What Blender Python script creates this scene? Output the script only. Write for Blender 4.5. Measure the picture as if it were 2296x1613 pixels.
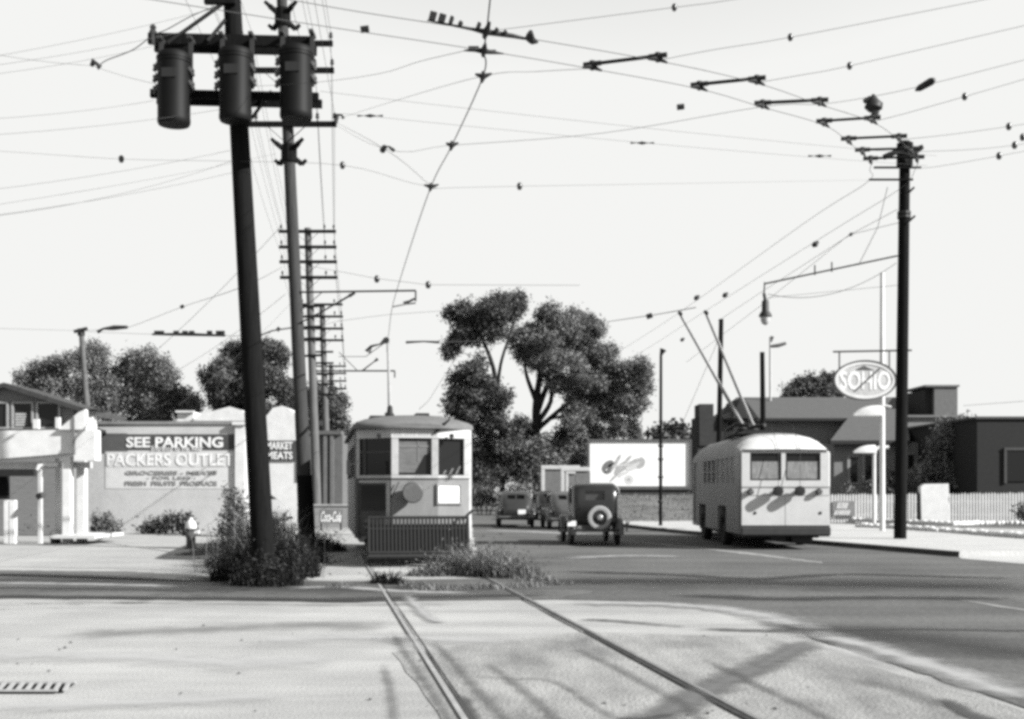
import bpy, bmesh, math, random
import numpy as np
from mathutils import Vector, Matrix

# ------------------------------------------------------------------ scene
for o in list(bpy.data.objects):
    bpy.data.objects.remove(o)
S = bpy.context.scene
COL = S.collection
random.seed(7)
RNG = np.random.default_rng(11)

F, U0, HZ, EYE = 2700.0, 1148.0, 1098.0, 1.6      # focal length and horizon, measured on the photo (2296 px wide)
cam = bpy.data.cameras.new('camera')
cam.sensor_width = 36.0
cam.sensor_fit = 'HORIZONTAL'
cam.lens = 36.0 * F / 2296.0
cam.shift_y = (HZ - 806.5) / 2296.0
cam.clip_start, cam.clip_end = 0.1, 3000
camo = bpy.data.objects.new('camera', cam)
COL.objects.link(camo)
camo.location = (0, 0, EYE)
camo.rotation_euler = (math.pi / 2, 0, 0)
S.camera = camo

SUN_EL = math.radians(30)
SUN_AZ = math.atan2(0.93, -0.36)                   # from the right, a little behind the camera
w = bpy.data.worlds.new('World')
S.world = w
w.use_nodes = True
nt = w.node_tree
sky = nt.nodes.new('ShaderNodeTexSky')
sky.sky_type = 'NISHITA'
sky.sun_disc = False
sky.sun_elevation = SUN_EL
sky.sun_rotation = SUN_AZ
sky.air_density, sky.dust_density, sky.ozone_density = 1.0, 2.5, 1.0
bw = nt.nodes.new('ShaderNodeRGBToBW')             # black-and-white film
pw = nt.nodes.new('ShaderNodeMath'); pw.operation = 'MULTIPLY'; pw.inputs[1].default_value = 1.0
ml = nt.nodes.new('ShaderNodeMath'); ml.operation = 'MINIMUM'; ml.inputs[1].default_value = 2.14   # bright horizon haze, held at one level
tint = nt.nodes.new('ShaderNodeMixRGB'); tint.blend_type = 'MULTIPLY'; tint.inputs[0].default_value = 1.0
tint.inputs[2].default_value = (1.0, 1.004, 0.985, 1)
bg = nt.nodes['Background']
bg.inputs['Strength'].default_value = 0.15
nt.links.new(sky.outputs[0], bw.inputs[0])
nt.links.new(bw.outputs[0], pw.inputs[0])
nt.links.new(pw.outputs[0], ml.inputs[0])
nt.links.new(ml.outputs[0], tint.inputs[1])
nt.links.new(tint.outputs[0], bg.inputs['Color'])

sl = bpy.data.lights.new('sun', 'SUN')
sl.energy = 5.0
sl.angle = math.radians(0.5)
sl.color = (1.0, 1.0, 0.985)
so = bpy.data.objects.new('sun', sl)
COL.objects.link(so)
sd = Vector((math.sin(SUN_AZ) * math.cos(SUN_EL), math.cos(SUN_AZ) * math.cos(SUN_EL), math.sin(SUN_EL)))
so.rotation_euler = sd.to_track_quat('Z', 'Y').to_euler()
so.location = sd * 60

S.view_settings.view_transform = 'Standard'
S.view_settings.look = 'None'
S.view_settings.exposure = 1.5
S.view_settings.gamma = 1.0
S.view_settings.use_curve_mapping = False
S.cycles.use_denoising = False
S.cycles.pixel_filter_type = 'BLACKMAN_HARRIS'
S.cycles.filter_width = 3.4                        # an old, soft lens
S.cycles.max_bounces = 6

# ------------------------------------------------------------------ helpers
def P(u, v, D):
    return Vector(((u - U0) * D / F, D, EYE + (HZ - v) * D / F))

def Zp(u, v, z):
    return P(u, v, (z - EYE) * F / (HZ - v))

def G(u, v, z=0.0):
    return Zp(u, v, z)

def mat(name, val, rough=0.8, noise=0.25, scale=6.0, spec=0.3, metal=0.0, bump=0.0, streak=None, tone=None, coat=0.0):
    val = val * ALB
    m = bpy.data.materials.new(name)
    m.use_nodes = True
    n, l = m.node_tree.nodes, m.node_tree.links
    b = n['Principled BSDF']
    b.inputs['Roughness'].default_value = rough
    b.inputs['Specular IOR Level'].default_value = spec
    b.inputs['Metallic'].default_value = metal
    b.inputs['Coat Weight'].default_value = coat
    if noise > 0:
        tc = n.new('ShaderNodeTexCoord')
        mp = n.new('ShaderNodeMapping')
        mp.inputs['Scale'].default_value = streak or (1, 1, 1)
        nz = n.new('ShaderNodeTexNoise')
        nz.inputs['Scale'].default_value = scale
        nz.inputs['Detail'].default_value = 7
        nz.inputs['Roughness'].default_value = 0.65
        nz2 = n.new('ShaderNodeTexNoise')
        nz2.inputs['Scale'].default_value = scale * 7.3
        nz2.inputs['Detail'].default_value = 3
        mx = n.new('ShaderNodeMath'); mx.operation = 'MULTIPLY_ADD'
        mx.inputs[1].default_value = 0.35
        rp = n.new('ShaderNodeValToRGB')
        lo, hi = val * (1 - noise), min(0.95, val * (1 + noise))
        rp.color_ramp.elements[0].position = 0.42
        rp.color_ramp.elements[1].position = 0.92
        rp.color_ramp.elements[0].color = (lo, lo, lo, 1)
        rp.color_ramp.elements[1].color = (hi, hi, hi, 1)
        l.new(tc.outputs['Object'], mp.inputs[0])
        l.new(mp.outputs[0], nz.inputs['Vector'])
        l.new(mp.outputs[0], nz2.inputs['Vector'])
        l.new(nz2.outputs['Fac'], mx.inputs[0])
        l.new(nz.outputs['Fac'], mx.inputs[2])
        l.new(mx.outputs[0], rp.inputs[0])
        l.new(rp.outputs[0], b.inputs['Base Color'])
        if bump > 0:
            bp = n.new('ShaderNodeBump')
            bp.inputs['Strength'].default_value = bump
            bp.inputs['Distance'].default_value = 0.03
            l.new(mx.outputs[0], bp.inputs['Height'])
            l.new(bp.outputs[0], b.inputs['Normal'])
    else:
        b.inputs['Base Color'].default_value = (val, val, val, 1)
    return m

ALB = 0.68

def glass_mat(name, dark=0.012, rough=0.06):
    m = bpy.data.materials.new(name)
    m.use_nodes = True
    b = m.node_tree.nodes['Principled BSDF']
    b.inputs['Base Color'].default_value = (dark, dark, dark, 1)
    b.inputs['Roughness'].default_value = rough
    b.inputs['Specular IOR Level'].default_value = 0.18
    return m

def clear_glass(name):
    m = bpy.data.materials.new(name)
    m.use_nodes = True
    n, l = m.node_tree.nodes, m.node_tree.links
    n.clear()
    out = n.new('ShaderNodeOutputMaterial')
    t = n.new('ShaderNodeBsdfTransparent')
    t.inputs[0].default_value = (0.8, 0.8, 0.8, 1)
    g = n.new('ShaderNodeBsdfGlossy')
    g.inputs['Roughness'].default_value = 0.03
    fr = n.new('ShaderNodeFresnel'); fr.inputs[0].default_value = 1.5
    mx = n.new('ShaderNodeMixShader')
    l.new(fr.outputs[0], mx.inputs[0]); l.new(t.outputs[0], mx.inputs[1]); l.new(g.outputs[0], mx.inputs[2])
    l.new(mx.outputs[0], out.inputs[0])
    return m

def leaf_mat(name, lo, hi):
    m = bpy.data.materials.new(name)
    m.use_nodes = True
    n, l = m.node_tree.nodes, m.node_tree.links
    b = n['Principled BSDF']
    b.inputs['Roughness'].default_value = 0.6
    b.inputs['Specular IOR Level'].default_value = 0.25
    at = n.new('ShaderNodeAttribute'); at.attribute_name = 'shade'
    mr = n.new('ShaderNodeMapRange')
    mr.inputs['To Min'].default_value = lo * ALB; mr.inputs['To Max'].default_value = hi * ALB
    l.new(at.outputs['Fac'], mr.inputs[0])
    l.new(mr.outputs[0], b.inputs['Base Color'])
    tr = n.new('ShaderNodeBsdfTranslucent')
    l.new(mr.outputs[0], tr.inputs[0])
    ad = n.new('ShaderNodeMixShader'); ad.inputs[0].default_value = 0.25
    l.new(b.outputs[0], ad.inputs[1]); l.new(tr.outputs[0], ad.inputs[2])
    l.new(ad.outputs[0], n['Material Output'].inputs[0])
    return m

class MB:
    def __init__(s):
        s.v, s.f, s.m = [], [], []
    def add(s, vs, fs, mi=0):
        k = len(s.v)
        s.v += [tuple(x) for x in vs]
        s.f += [tuple(i + k for i in f) for f in fs]
        s.m += [mi] * len(fs)
        return s
    def box(s, c, d, rz=0.0, mi=0):
        x, y, z = d[0] / 2, d[1] / 2, d[2] / 2
        cs, sn = math.cos(rz), math.sin(rz)
        vs = [(c[0] + a * x * cs - b * y * sn, c[1] + a * x * sn + b * y * cs, c[2] + e * z)
              for e in (-1, 1) for a, b in ((-1, -1), (1, -1), (1, 1), (-1, 1))]
        return s.add(vs, [(3, 2, 1, 0), (4, 5, 6, 7), (0, 1, 5, 4), (1, 2, 6, 5), (2, 3, 7, 6), (3, 0, 4, 7)], mi)
    def b2(s, x0, x1, y0, y1, z0, z1, mi=0):
        return s.box(((x0 + x1) / 2, (y0 + y1) / 2, (z0 + z1) / 2), (abs(x1 - x0), abs(y1 - y0), abs(z1 - z0)), 0, mi)
    def beam(s, p0, p1, w, h, mi=0):
        p0, p1 = Vector(p0), Vector(p1)
        d = (p1 - p0).normalized()
        up = Vector((0, 0, 1)) if abs(d.z) < 0.95 else Vector((0, 1, 0))
        a = d.cross(up).normalized(); b = a.cross(d).normalized()
        vs = [p + a * i * w / 2 + b * j * h / 2 for p in (p0, p1) for i, j in ((-1, -1), (1, -1), (1, 1), (-1, 1))]
        return s.add(vs, [(3, 2, 1, 0), (4, 5, 6, 7), (0, 1, 5, 4), (1, 2, 6, 5), (2, 3, 7, 6), (3, 0, 4, 7)], mi)
    def tube(s, pts, r, n=8, mi=0):
        pts = [Vector(p) for p in pts]
        rs = r if isinstance(r, (list, tuple)) else [r] * len(pts)
        rings = []
        prev = None
        for i, p in enumerate(pts):
            d = (pts[min(i + 1, len(pts) - 1)] - pts[max(i - 1, 0)]).normalized()
            if prev is None:
                up = Vector((0, 0, 1)) if abs(d.z) < 0.9 else Vector((0, 1, 0))
                a = d.cross(up).normalized()
            else:
                a = (prev - d * prev.dot(d)).normalized()
            prev = a
            b = d.cross(a)
            rings.append([p + (a * math.cos(2 * math.pi * k / n) + b * math.sin(2 * math.pi * k / n)) * rs[i] for k in range(n)])
        vs = [x for q in rings for x in q]
        fs = []
        for i in range(len(pts) - 1):
            for k in range(n):
                k2 = (k + 1) % n
                fs.append((i * n + k, i * n + k2, (i + 1) * n + k2, (i + 1) * n + k))
        fs.append(tuple(range(n - 1, -1, -1)))
        fs.append(tuple(range((len(pts) - 1) * n, len(pts) * n)))
        return s.add(vs, fs, mi)
    def lathe(s, prof, c, axis='z', n=20, mi=0, closed=False):
        # prof: (radius, height along axis)
        vs, fs = [], []
        for r, h in prof:
            for k in range(n):
                a = 2 * math.pi * k / n
                x, y = r * math.cos(a), r * math.sin(a)
                q = {'z': (x, y, h), 'y': (x, h, y), 'x': (h, x, y)}[axis]
                vs.append((c[0] + q[0], c[1] + q[1], c[2] + q[2]))
        m = len(prof)
        for i in range(m if closed else m - 1):
            j = (i + 1) % m
            for k in range(n):
                k2 = (k + 1) % n
                fs.append((i * n + k, i * n + k2, j * n + k2, j * n + k))
        if not closed:
            fs.append(tuple(range(n - 1, -1, -1)))
            fs.append(tuple(range((m - 1) * n, m * n)))
        return s.add(vs, fs, mi)
    def prism(s, poly, y0, y1, plane='xz', mi=0):
        n = len(poly)
        def q(a, b, t):
            return {'xz': (a, t, b), 'yz': (t, a, b), 'xy': (a, b, t)}[plane]
        vs = [q(a, b, y0) for a, b in poly] + [q(a, b, y1) for a, b in poly]
        fs = [tuple(range(n)), tuple(range(2 * n - 1, n - 1, -1))]
        fs += [(i, i + n, (i + 1) % n + n, (i + 1) % n) for i in range(n)]
        return s.add(vs, fs, mi)
    def loft(s, rings, mi=0):
        n = len(rings[0])
        vs = [p for r in rings for p in r]
        fs = []
        for i in range(len(rings) - 1):
            for k in range(n):
                k2 = (k + 1) % n
                fs.append((i * n + k, i * n + k2, (i + 1) * n + k2, (i + 1) * n + k))
        fs.append(tuple(range(n - 1, -1, -1)))
        fs.append(tuple(range((len(rings) - 1) * n, len(rings) * n)))
        return s.add(vs, fs, mi)
    def build(s, name, mats, parent=None, off=None, smooth=False, bev=0.0):
        me = bpy.data.meshes.new(name)
        vs = s.v
        if off is not None:
            vs = [(a - off[0], b - off[1], c - off[2]) for a, b, c in vs]
        me.from_pydata(vs, [], s.f)
        if not isinstance(mats, (list, tuple)):
            mats = [mats]
        for m in mats:
            me.materials.append(m)
        me.polygons.foreach_set('material_index', s.m)
        bm = bmesh.new(); bm.from_mesh(me)
        bmesh.ops.recalc_face_normals(bm, faces=bm.faces)
        if bev > 0:
            es = [e for e in bm.edges if len(e.link_faces) == 2 and e.calc_face_angle(0) > 0.5]
            bmesh.ops.bevel(bm, geom=es, offset=bev, segments=2, profile=0.6, affect='EDGES', clamp_overlap=True)
        bm.to_mesh(me); bm.free()
        if smooth:
            for p in me.polygons:
                p.use_smooth = True
            me.set_sharp_from_angle(angle=math.radians(40))
        o = bpy.data.objects.new(name, me)
        COL.objects.link(o)
        if parent is not None:
            o.parent = parent
        elif off is not None:
            o.location = off
        return o

def tag(o, label, cat, group=None):
    o['label'] = label; o['category'] = cat
    if group:
        o['group'] = group
    return o

def struct(o, kind='structure'):
    o['kind'] = kind
    return o

def thing(name, label, cat, loc=(0, 0, 0), rz=0.0, group=None):
    o = bpy.data.objects.new(name, None)
    o.empty_display_size = 0.2
    COL.objects.link(o)
    o.location = loc
    o.rotation_euler = (0, 0, rz)
    return tag(o, label, cat, group)

def cut(o, boxes):
    """recess or open boxes (x0,x1,y0,y1,z0,z1 in o's own space) out of a closed mesh"""
    mb = MB()
    for b in boxes:
        mb.b2(*b)
    c = mb.build('cutter', o.data.materials[0] if len(o.data.materials) else None)
    c.matrix_world = Matrix()
    pm, po = o.matrix_world.copy(), o.parent
    o.parent = None
    o.matrix_world = Matrix()
    md = o.modifiers.new('cut', 'BOOLEAN')
    md.operation = 'DIFFERENCE'; md.solver = 'EXACT'; md.object = c
    dg = bpy.context.evaluated_depsgraph_get()
    me = bpy.data.meshes.new_from_object(o.evaluated_get(dg))
    o.modifiers.clear()
    old = o.data
    nm = old.name
    o.data = me
    bpy.data.meshes.remove(old)
    me.name = nm
    cm = c.data
    bpy.data.objects.remove(c); bpy.data.meshes.remove(cm)
    o.location = (0, 0, 0)
    if po is not None:
        o.parent = po
    return o

def text(body, name, m, parent, loc, rot, width=None, size=1.0, shear=0.0, extrude=0.004, height=None, bold=0.0, align='CENTER'):
    cu = bpy.data.curves.new(name, 'FONT')
    cu.body = body; cu.size = size; cu.shear = shear; cu.extrude = extrude; cu.offset = bold
    cu.align_x = align; cu.resolution_u = 3
    t = bpy.data.objects.new(name, cu); COL.objects.link(t)
    dg = bpy.context.evaluated_depsgraph_get()
    me = bpy.data.meshes.new_from_object(t.evaluated_get(dg))
    bpy.data.objects.remove(t); bpy.data.curves.remove(cu)
    co = np.empty(len(me.vertices) * 3, 'f'); me.vertices.foreach_get('co', co); co = co.reshape(-1, 3)
    mn, mx = co.min(0), co.max(0)
    co[:, 0] -= (mn[0] + mx[0]) / 2; co[:, 1] -= (mn[1] + mx[1]) / 2
    if width:
        co[:, 0] *= width / (mx[0] - mn[0])
    if height:
        co[:, 1] *= height / (mx[1] - mn[1])
    me.vertices.foreach_set('co', co.ravel()); me.update()
    me.materials.clear(); me.materials.append(m)
    me.name = name
    o = bpy.data.objects.new(name, me); COL.objects.link(o)
    o.parent = parent; o.location = loc; o.rotation_euler = rot
    return o

FRONT = (math.pi / 2, 0, 0)          # lettering that faces the camera side (-Y)

def sag_pts(p0, p1, sag=0.0, n=10):
    p0, p1 = Vector(p0), Vector(p1)
    return [p0.lerp(p1, i / n) - Vector((0, 0, sag * 4 * (i / n) * (1 - i / n))) for i in range(n + 1)]

def wire(name, pts, r, label, cat, m, group=None, n=6):
    pts = [Vector(p) for p in pts]
    off = pts[0]
    o = MB().tube(pts, r, n).build(name, m, None, off, smooth=True)
    return tag(o, label, cat, group)

def smooth_path(pts, k=6):
    """Catmull-Rom through the points"""
    pts = [Vector(p) for p in pts]
    q = [pts[0] * 2 - pts[1]] + pts + [pts[-1] * 2 - pts[-2]]
    out = []
    for i in range(1, len(q) - 2):
        a, b, c, d = q[i - 1], q[i], q[i + 1], q[i + 2]
        for j in range(k):
            t = j / k
            out.append(0.5 * ((2 * b) + (c - a) * t + (2 * a - 5 * b + 4 * c - d) * t * t + (3 * b - a - 3 * c + d) * t ** 3))
    out.append(pts[-1])
    return out

def leaves(name, pts_r, n, size, m, parent=None, off=(0, 0, 0), cluster=10, sig=0.5, flat=1.0, up=0.0, asp=0.6, sub=0):
    """leaf faces spread in clumps through the given balls (centre, radius[, squash])"""
    if sub:                                             # break every mass into ragged twig-end clumps
        q = []
        for p in pts_r:
            c, r = Vector(p[0]), p[1]
            for i in range(sub):
                dv = Vector(RNG.normal(size=3)); dv.normalize()
                dv.z *= .9
                q.append((c + dv * r * float(RNG.random() ** .5) * 1.02, r * float(RNG.uniform(.20, .46)), .75))
        pts_r = q
    w = np.array([p[1] ** 2 for p in pts_r]); w = w / w.sum()
    nc = max(1, n // cluster)
    cs, sh = [], []
    idx = RNG.choice(len(pts_r), nc, p=w)
    d = RNG.normal(size=(nc, 3)); d /= np.linalg.norm(d, axis=1)[:, None]
    rad = RNG.random(nc) ** (1 / 2.6) * (0.82 + 0.34 * RNG.random(nc))
    C = np.array([tuple(p[0]) for p in pts_r]); R = np.array([p[1] for p in pts_r])
    sq = np.array([p[2] if len(p) > 2 else 0.85 for p in pts_r])
    d[:, 2] *= sq[idx]
    cen = C[idx] + d * (rad * R[idx])[:, None]
    shade = np.clip(0.25 + 0.5 * RNG.random(len(pts_r))[idx] + 0.25 * RNG.normal(size=nc), 0, 1) if sub else RNG.random(nc)
    N = nc * cluster
    ctr = np.repeat(cen, cluster, 0) + RNG.normal(size=(N, 3)) * sig * np.array([1, 1, flat])
    sh = np.clip(np.repeat(shade, cluster) + RNG.normal(size=N) * 0.15, 0, 1)
    a = RNG.normal(size=(N, 3)); a[:, 2] += up; a /= np.linalg.norm(a, axis=1)[:, None]
    b = RNG.normal(size=(N, 3)); b -= a * (a * b).sum(1)[:, None]; b /= np.linalg.norm(b, axis=1)[:, None]
    L = size * (0.6 + 0.8 * RNG.random(N))[:, None]
    W = L * asp
    v = np.stack([ctr - a * L * .5, ctr + b * W * .5, ctr + a * L * .5, ctr - b * W * .5], 1).reshape(-1, 3) - np.array(tuple(off))
    me = bpy.data.meshes.new(name)
    me.vertices.add(N * 4); me.loops.add(N * 4); me.polygons.add(N)
    me.vertices.foreach_set('co', v.astype('f').ravel())
    me.loops.foreach_set('vertex_index', np.arange(N * 4, dtype='i'))
    me.polygons.foreach_set('loop_start', np.arange(0, N * 4, 4, dtype='i'))
    at = me.attributes.new('shade', 'FLOAT', 'FACE')
    at.data.foreach_set('value', sh.astype('f'))
    me.update(); me.validate()
    me.materials.append(m)
    o = bpy.data.objects.new(name, me); COL.objects.link(o)
    if parent is not None:
        o.parent = parent
    else:
        o.location = off
    return o

def blades(name, roots, m, parent, off, lean=0.5):
    """grass and weed blades: (root, height, width)"""
    V, Fc, sh = [], [], []
    for p, h, wd in roots:
        az = random.uniform(0, 2 * math.pi)
        ln = random.uniform(0.1, 1.0) * lean * h
        dx, dy = math.cos(az) * ln, math.sin(az) * ln
        px, py = -math.sin(az) * wd / 2, math.cos(az) * wd / 2
        k = len(V)
        for t, ww in ((0, 1), (0.45, 0.85), (0.8, 0.5), (1.0, 0.08)):
            c = (p[0] + dx * t * t - off[0], p[1] + dy * t * t - off[1], p[2] + h * (t - 0.15 * t * t * lean) - off[2])
            V += [(c[0] - px * ww, c[1] - py * ww, c[2]), (c[0] + px * ww, c[1] + py * ww, c[2])]
        for i in range(3):
            Fc.append((k + 2 * i, k + 2 * i + 1, k + 2 * i + 3, k + 2 * i + 2))
        sh += [random.random()] * 3
    me = bpy.data.meshes.new(name)
    me.from_pydata(V, [], Fc)
    at = me.attributes.new('shade', 'FLOAT', 'FACE')
    at.data.foreach_set('value', sh)
    me.materials.append(m)
    o = bpy.data.objects.new(name, me); COL.objects.link(o)
    if parent is not None:
        o.parent = parent
    else:
        o.location = off
    return o

# ------------------------------------------------------------------ materials
M = {
    'wood_dark': mat('creosoted wood', 0.009, 0.9, 0.5, 3, 0.05, streak=(8, 8, 0.6), bump=0.3),
    'wood_mid': mat('weathered pole wood', 0.042, 0.9, 0.45, 3, 0.15, streak=(8, 8, 0.5), bump=0.3),
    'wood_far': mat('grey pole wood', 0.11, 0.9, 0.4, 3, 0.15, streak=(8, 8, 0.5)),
    'iron': mat('dark iron', 0.011, 0.6, 0.4, 10, 0.3),
    'black_paint': mat('black tank paint', 0.004, 0.6, 0.5, 3, 0.12, streak=(1, 1, 0.4)),
    'porcelain': mat('brown porcelain', 0.03, 0.3, 0.3, 10, 0.5),
    'wire': mat('wire', 0.08, 0.7, 0, 1, 0.2),
    'wire_far': mat('weathered line wire', 0.07, 0.8, 0, 1, 0.2),
    'white': mat('white paint', 0.64, 0.6, 0.14, 2.5, 0.3),
    'white_worn': mat('worn white paint', 0.50, 0.7, 0.25, 2.0, 0.2, streak=(1, 1, 0.4)),
    'cream': mat('pale cream paint', 0.50, 0.5, 0.18, 3, 0.35),
    'grey_paint': mat('grey paint', 0.30, 0.5, 0.2, 3, 0.35),
    'black': mat('black trim', 0.014, 0.6, 0.3, 5, 0.3),
    'tyre': mat('tyre rubber', 0.018, 0.85, 0.3, 8, 0.2),
    'glass': glass_mat('dark window glass'),
    'clear': clear_glass('clear glass'),
    'chrome': mat('bright metal', 0.75, 0.22, 0.1, 8, 0.5, metal=1.0),
    'dark': mat('dark interior', 0.012, 0.95, 0, 1, 0.05),
    'bark': mat('bark', 0.028, 0.95, 0.5, 4, 0.1, streak=(5, 5, 0.7), bump=0.4),
    'leaf': leaf_mat('elm leaves', 0.085, 0.27),
    'leaf_dark': leaf_mat('dark leaves', 0.03, 0.17),
    'leaf_pale': leaf_mat('pale leaves', 0.12, 0.26),
    'weed': leaf_mat('roadside weeds', 0.004, 0.024),
    'weed_pale': leaf_mat('dry weeds', 0.06, 0.30),
    'grass': leaf_mat('grass', 0.06, 0.20),
}

# ------------------------------------------------------------------ ground and roads
def sheet(name, poly, z, m, jit=0.0, step=0.5, thick=0.0):
    """flat polygon of ground points (x, y); ragged edge where jit > 0"""
    pts = []
    n = len(poly)
    for i in range(n):
        a, b = Vector(poly[i][:2]), Vector(poly[(i + 1) % n][:2])
        k = max(1, int((b - a).length / step)) if jit > 0 else 1
        k = min(k, 160)
        for j in range(k):
            p = a.lerp(b, j / k)
            if jit > 0:
                p = p + Vector((random.uniform(-jit, jit), random.uniform(-jit, jit)))
            pts.append(p)
    bm = bmesh.new()
    vs = [bm.verts.new((p.x, p.y, z)) for p in pts]
    f = bm.faces.new(vs)
    bm.normal_update()
    if f.normal.z < 0:
        f.normal_flip()
    if thick:
        r = bmesh.ops.extrude_face_region(bm, geom=[f])
        for v in [e for e in r['geom'] if isinstance(e, bmesh.types.BMVert)]:
            v.co.z -= thick
        bmesh.ops.recalc_face_normals(bm, faces=bm.faces)
    bmesh.ops.triangulate(bm, faces=bm.faces)
    me = bpy.data.meshes.new(name); bm.to_mesh(me); bm.free()
    me.materials.append(m)
    o = bpy.data.objects.new(name, me); COL.objects.link(o)
    return struct(o)

def gp(*uv):
    return [tuple(G(u, v))[:2] for u, v in uv]

def ground_mat(name, val, noise, scale, streak, fine, bump=0.25, patch=0.0):
    """paving: broad blotches, streaks worn along the traffic and fine grit"""
    val = val * ALB
    m = bpy.data.materials.new(name)
    m.use_nodes = True
    n, l = m.node_tree.nodes, m.node_tree.links
    b = n['Principled BSDF']
    b.inputs['Roughness'].default_value = 0.9
    b.inputs['Specular IOR Level'].default_value = 0.15
    tc = n.new('ShaderNodeTexCoord')
    def nz(sc, strk, det=6):
        mp = n.new('ShaderNodeMapping'); mp.inputs['Scale'].default_value = strk
        mp.inputs['Rotation'].default_value = (0, 0, 0.08)
        t = n.new('ShaderNodeTexNoise'); t.inputs['Scale'].default_value = sc; t.inputs['Detail'].default_value = det
        t.inputs['Roughness'].default_value = 0.62
        l.new(tc.outputs['Object'], mp.inputs[0]); l.new(mp.outputs[0], t.inputs['Vector'])
        return t.outputs['Fac']
    def madd(a, k, c):
        q = n.new('ShaderNodeMath'); q.operation = 'MULTIPLY_ADD'
        l.new(a, q.inputs[0]); q.inputs[1].default_value = k
        if isinstance(c, float):
            q.inputs[2].default_value = c
        else:
            l.new(c, q.inputs[2])
        return q.outputs[0]
    broad = nz(scale, (1, 1, 1))
    strk = nz(scale * 1.6, streak)
    grit = nz(fine, (1, 1, 1), 2)
    h = madd(broad, 0.40, madd(strk, 0.42, madd(grit, 0.18, 0.0)))
    rp = n.new('ShaderNodeValToRGB')
    e = rp.color_ramp.elements
    lo, hi = val * (1 - noise), val * (1 + noise)
    e[0].position, e[1].position = 0.36, 0.64
    e[0].color, e[1].color = (lo, lo, lo, 1), (hi, hi, hi * 0.985, 1)
    l.new(h, rp.inputs[0]); l.new(rp.outputs[0], b.inputs['Base Color'])
    bp = n.new('ShaderNodeBump'); bp.inputs['Strength'].default_value = bump; bp.inputs['Distance'].default_value = 0.04
    l.new(grit, bp.inputs['Height']); l.new(bp.outputs[0], b.inputs['Normal'])
    return m

MG = {
    'pave': ground_mat('pale concrete', 0.335, 0.36, 0.35, (0.25, 1.6, 1), 38, 0.3),
    'track': ground_mat('worn brick paving', 0.255, 0.45, 0.7, (2.2, 0.45, 1), 30, 0.45),
    'asphalt': ground_mat('asphalt', 0.105, 0.42, 0.30, (0.10, 1.9, 1), 9, 0.4),
    'old': ground_mat('old worn asphalt', 0.105, 0.5, 0.42, (0.10, 1.6, 1), 10, 0.4),
    'walk': ground_mat('concrete walk', 0.42, 0.14, 0.5, (0.5, 1, 1), 14, 0.4),
    'lot': ground_mat('dusty lot', 0.33, 0.22, 0.4, (0.4, 1.4, 1), 9, 0.5),
    'turf': ground_mat('dry turf', 0.13, 0.4, 0.7, (0.5, 1, 1), 12, 0.9),
    'tar': ground_mat('tar', 0.075, 0.35, 0.9, (1, 1, 1), 12, 0.3),
}
g = MB().add([(-500, -40, 0), (500, -40, 0), (500, 900, 0), (-500, 900, 0)], [(0, 1, 2, 3)]).build('ground', MG['pave'])
struct(g)
sheet('field', [(-200, 62), (200, 62), (200, 600), (-200, 600)], 0.004, MG['turf'], 0.6, 2.0)
sheet('dusty_lot', gp((-250, 1268), (500, 1280), (760, 1262), (860, 1225), (770, 1182), (600, 1182), (-250, 1182)), 0.006, MG['lot'], 0.10, 0.5)
# the paved street: near crossing, then away past the trolleybus
ROAD = gp((-500, 1338), (200, 1343), (500, 1346), (750, 1352), (1000, 1347), (1250, 1345), (1500, 1352), (1720, 1376), (1840, 1440), (2000, 1490),
          (2296, 1590), (2700, 1700), (2900, 1500), (2900, 1262), (2296, 1266), (2150, 1250), (1840, 1223), (1510, 1195.5), (1400, 1182.5), (1330, 1172), (1240, 1157),
          (1170, 1142), (1120, 1133), (1075, 1133), (1060, 1145), (1060, 1180), (1066, 1225), (1120, 1268), (1205, 1298))
sheet('road', ROAD, 0.008, MG['asphalt'], 0.035, 0.25)
sheet('cross_street', gp((1205, 1298), (1000, 1300), (760, 1306), (560, 1298), (300, 1283), (-500, 1275), (-500, 1338), (200, 1343), (500, 1346), (750, 1352), (1000, 1347), (1250, 1345), (1330, 1330)),
      0.012, MG['old'], 0.06, 0.25)
# lighter centre seam on the road
sheet('road_seam', gp((1390, 1212), (1560, 1228), (1700, 1243), (1840, 1262), (1840, 1264.5), (1700, 1247), (1560, 1231), (1390, 1213.4)), 0.013, ground_mat('dusty seam', 0.26, 0.3, 0.6, (0.3, 1, 1), 9), 0.05, 0.3)
sheet('road_seam', gp((2150, 1346), (2296, 1368), (2600, 1412), (2600, 1417), (2296, 1372), (2150, 1348)), 0.013, bpy.data.materials['dusty seam'], 0.03, 0.3)

# streetcar tracks in the foreground
def line_uv(a, b, n=14):
    return [(a[0] + (b[0] - a[0]) * i / n, a[1] + (b[1] - a[1]) * i / n) for i in range(n + 1)]

VPU = 715.0
def railpt(side, y):
    # track axis: passes (1047, 1357) on the ground and runs to the vanishing point at VPU
    c = G(1042, 1357); t = (VPU - U0) / F
    x = c.x + (y - c.y) * t
    return Vector((x + side * 0.95, y, 0))

sheet('track_bed', [tuple(railpt(-1, 3.0))[:2], tuple(railpt(-1, 11.8) + Vector((-0.35, 0, 0)))[:2], tuple(railpt(1, 13.5))[:2], tuple(railpt(1, 13.0) + Vector((1.9, 0, 0)))[:2],
                    tuple(railpt(1, 3.0) + Vector((2.4, 0, 0)))[:2]], 0.005, MG['track'], 0.02, 0.6)

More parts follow.
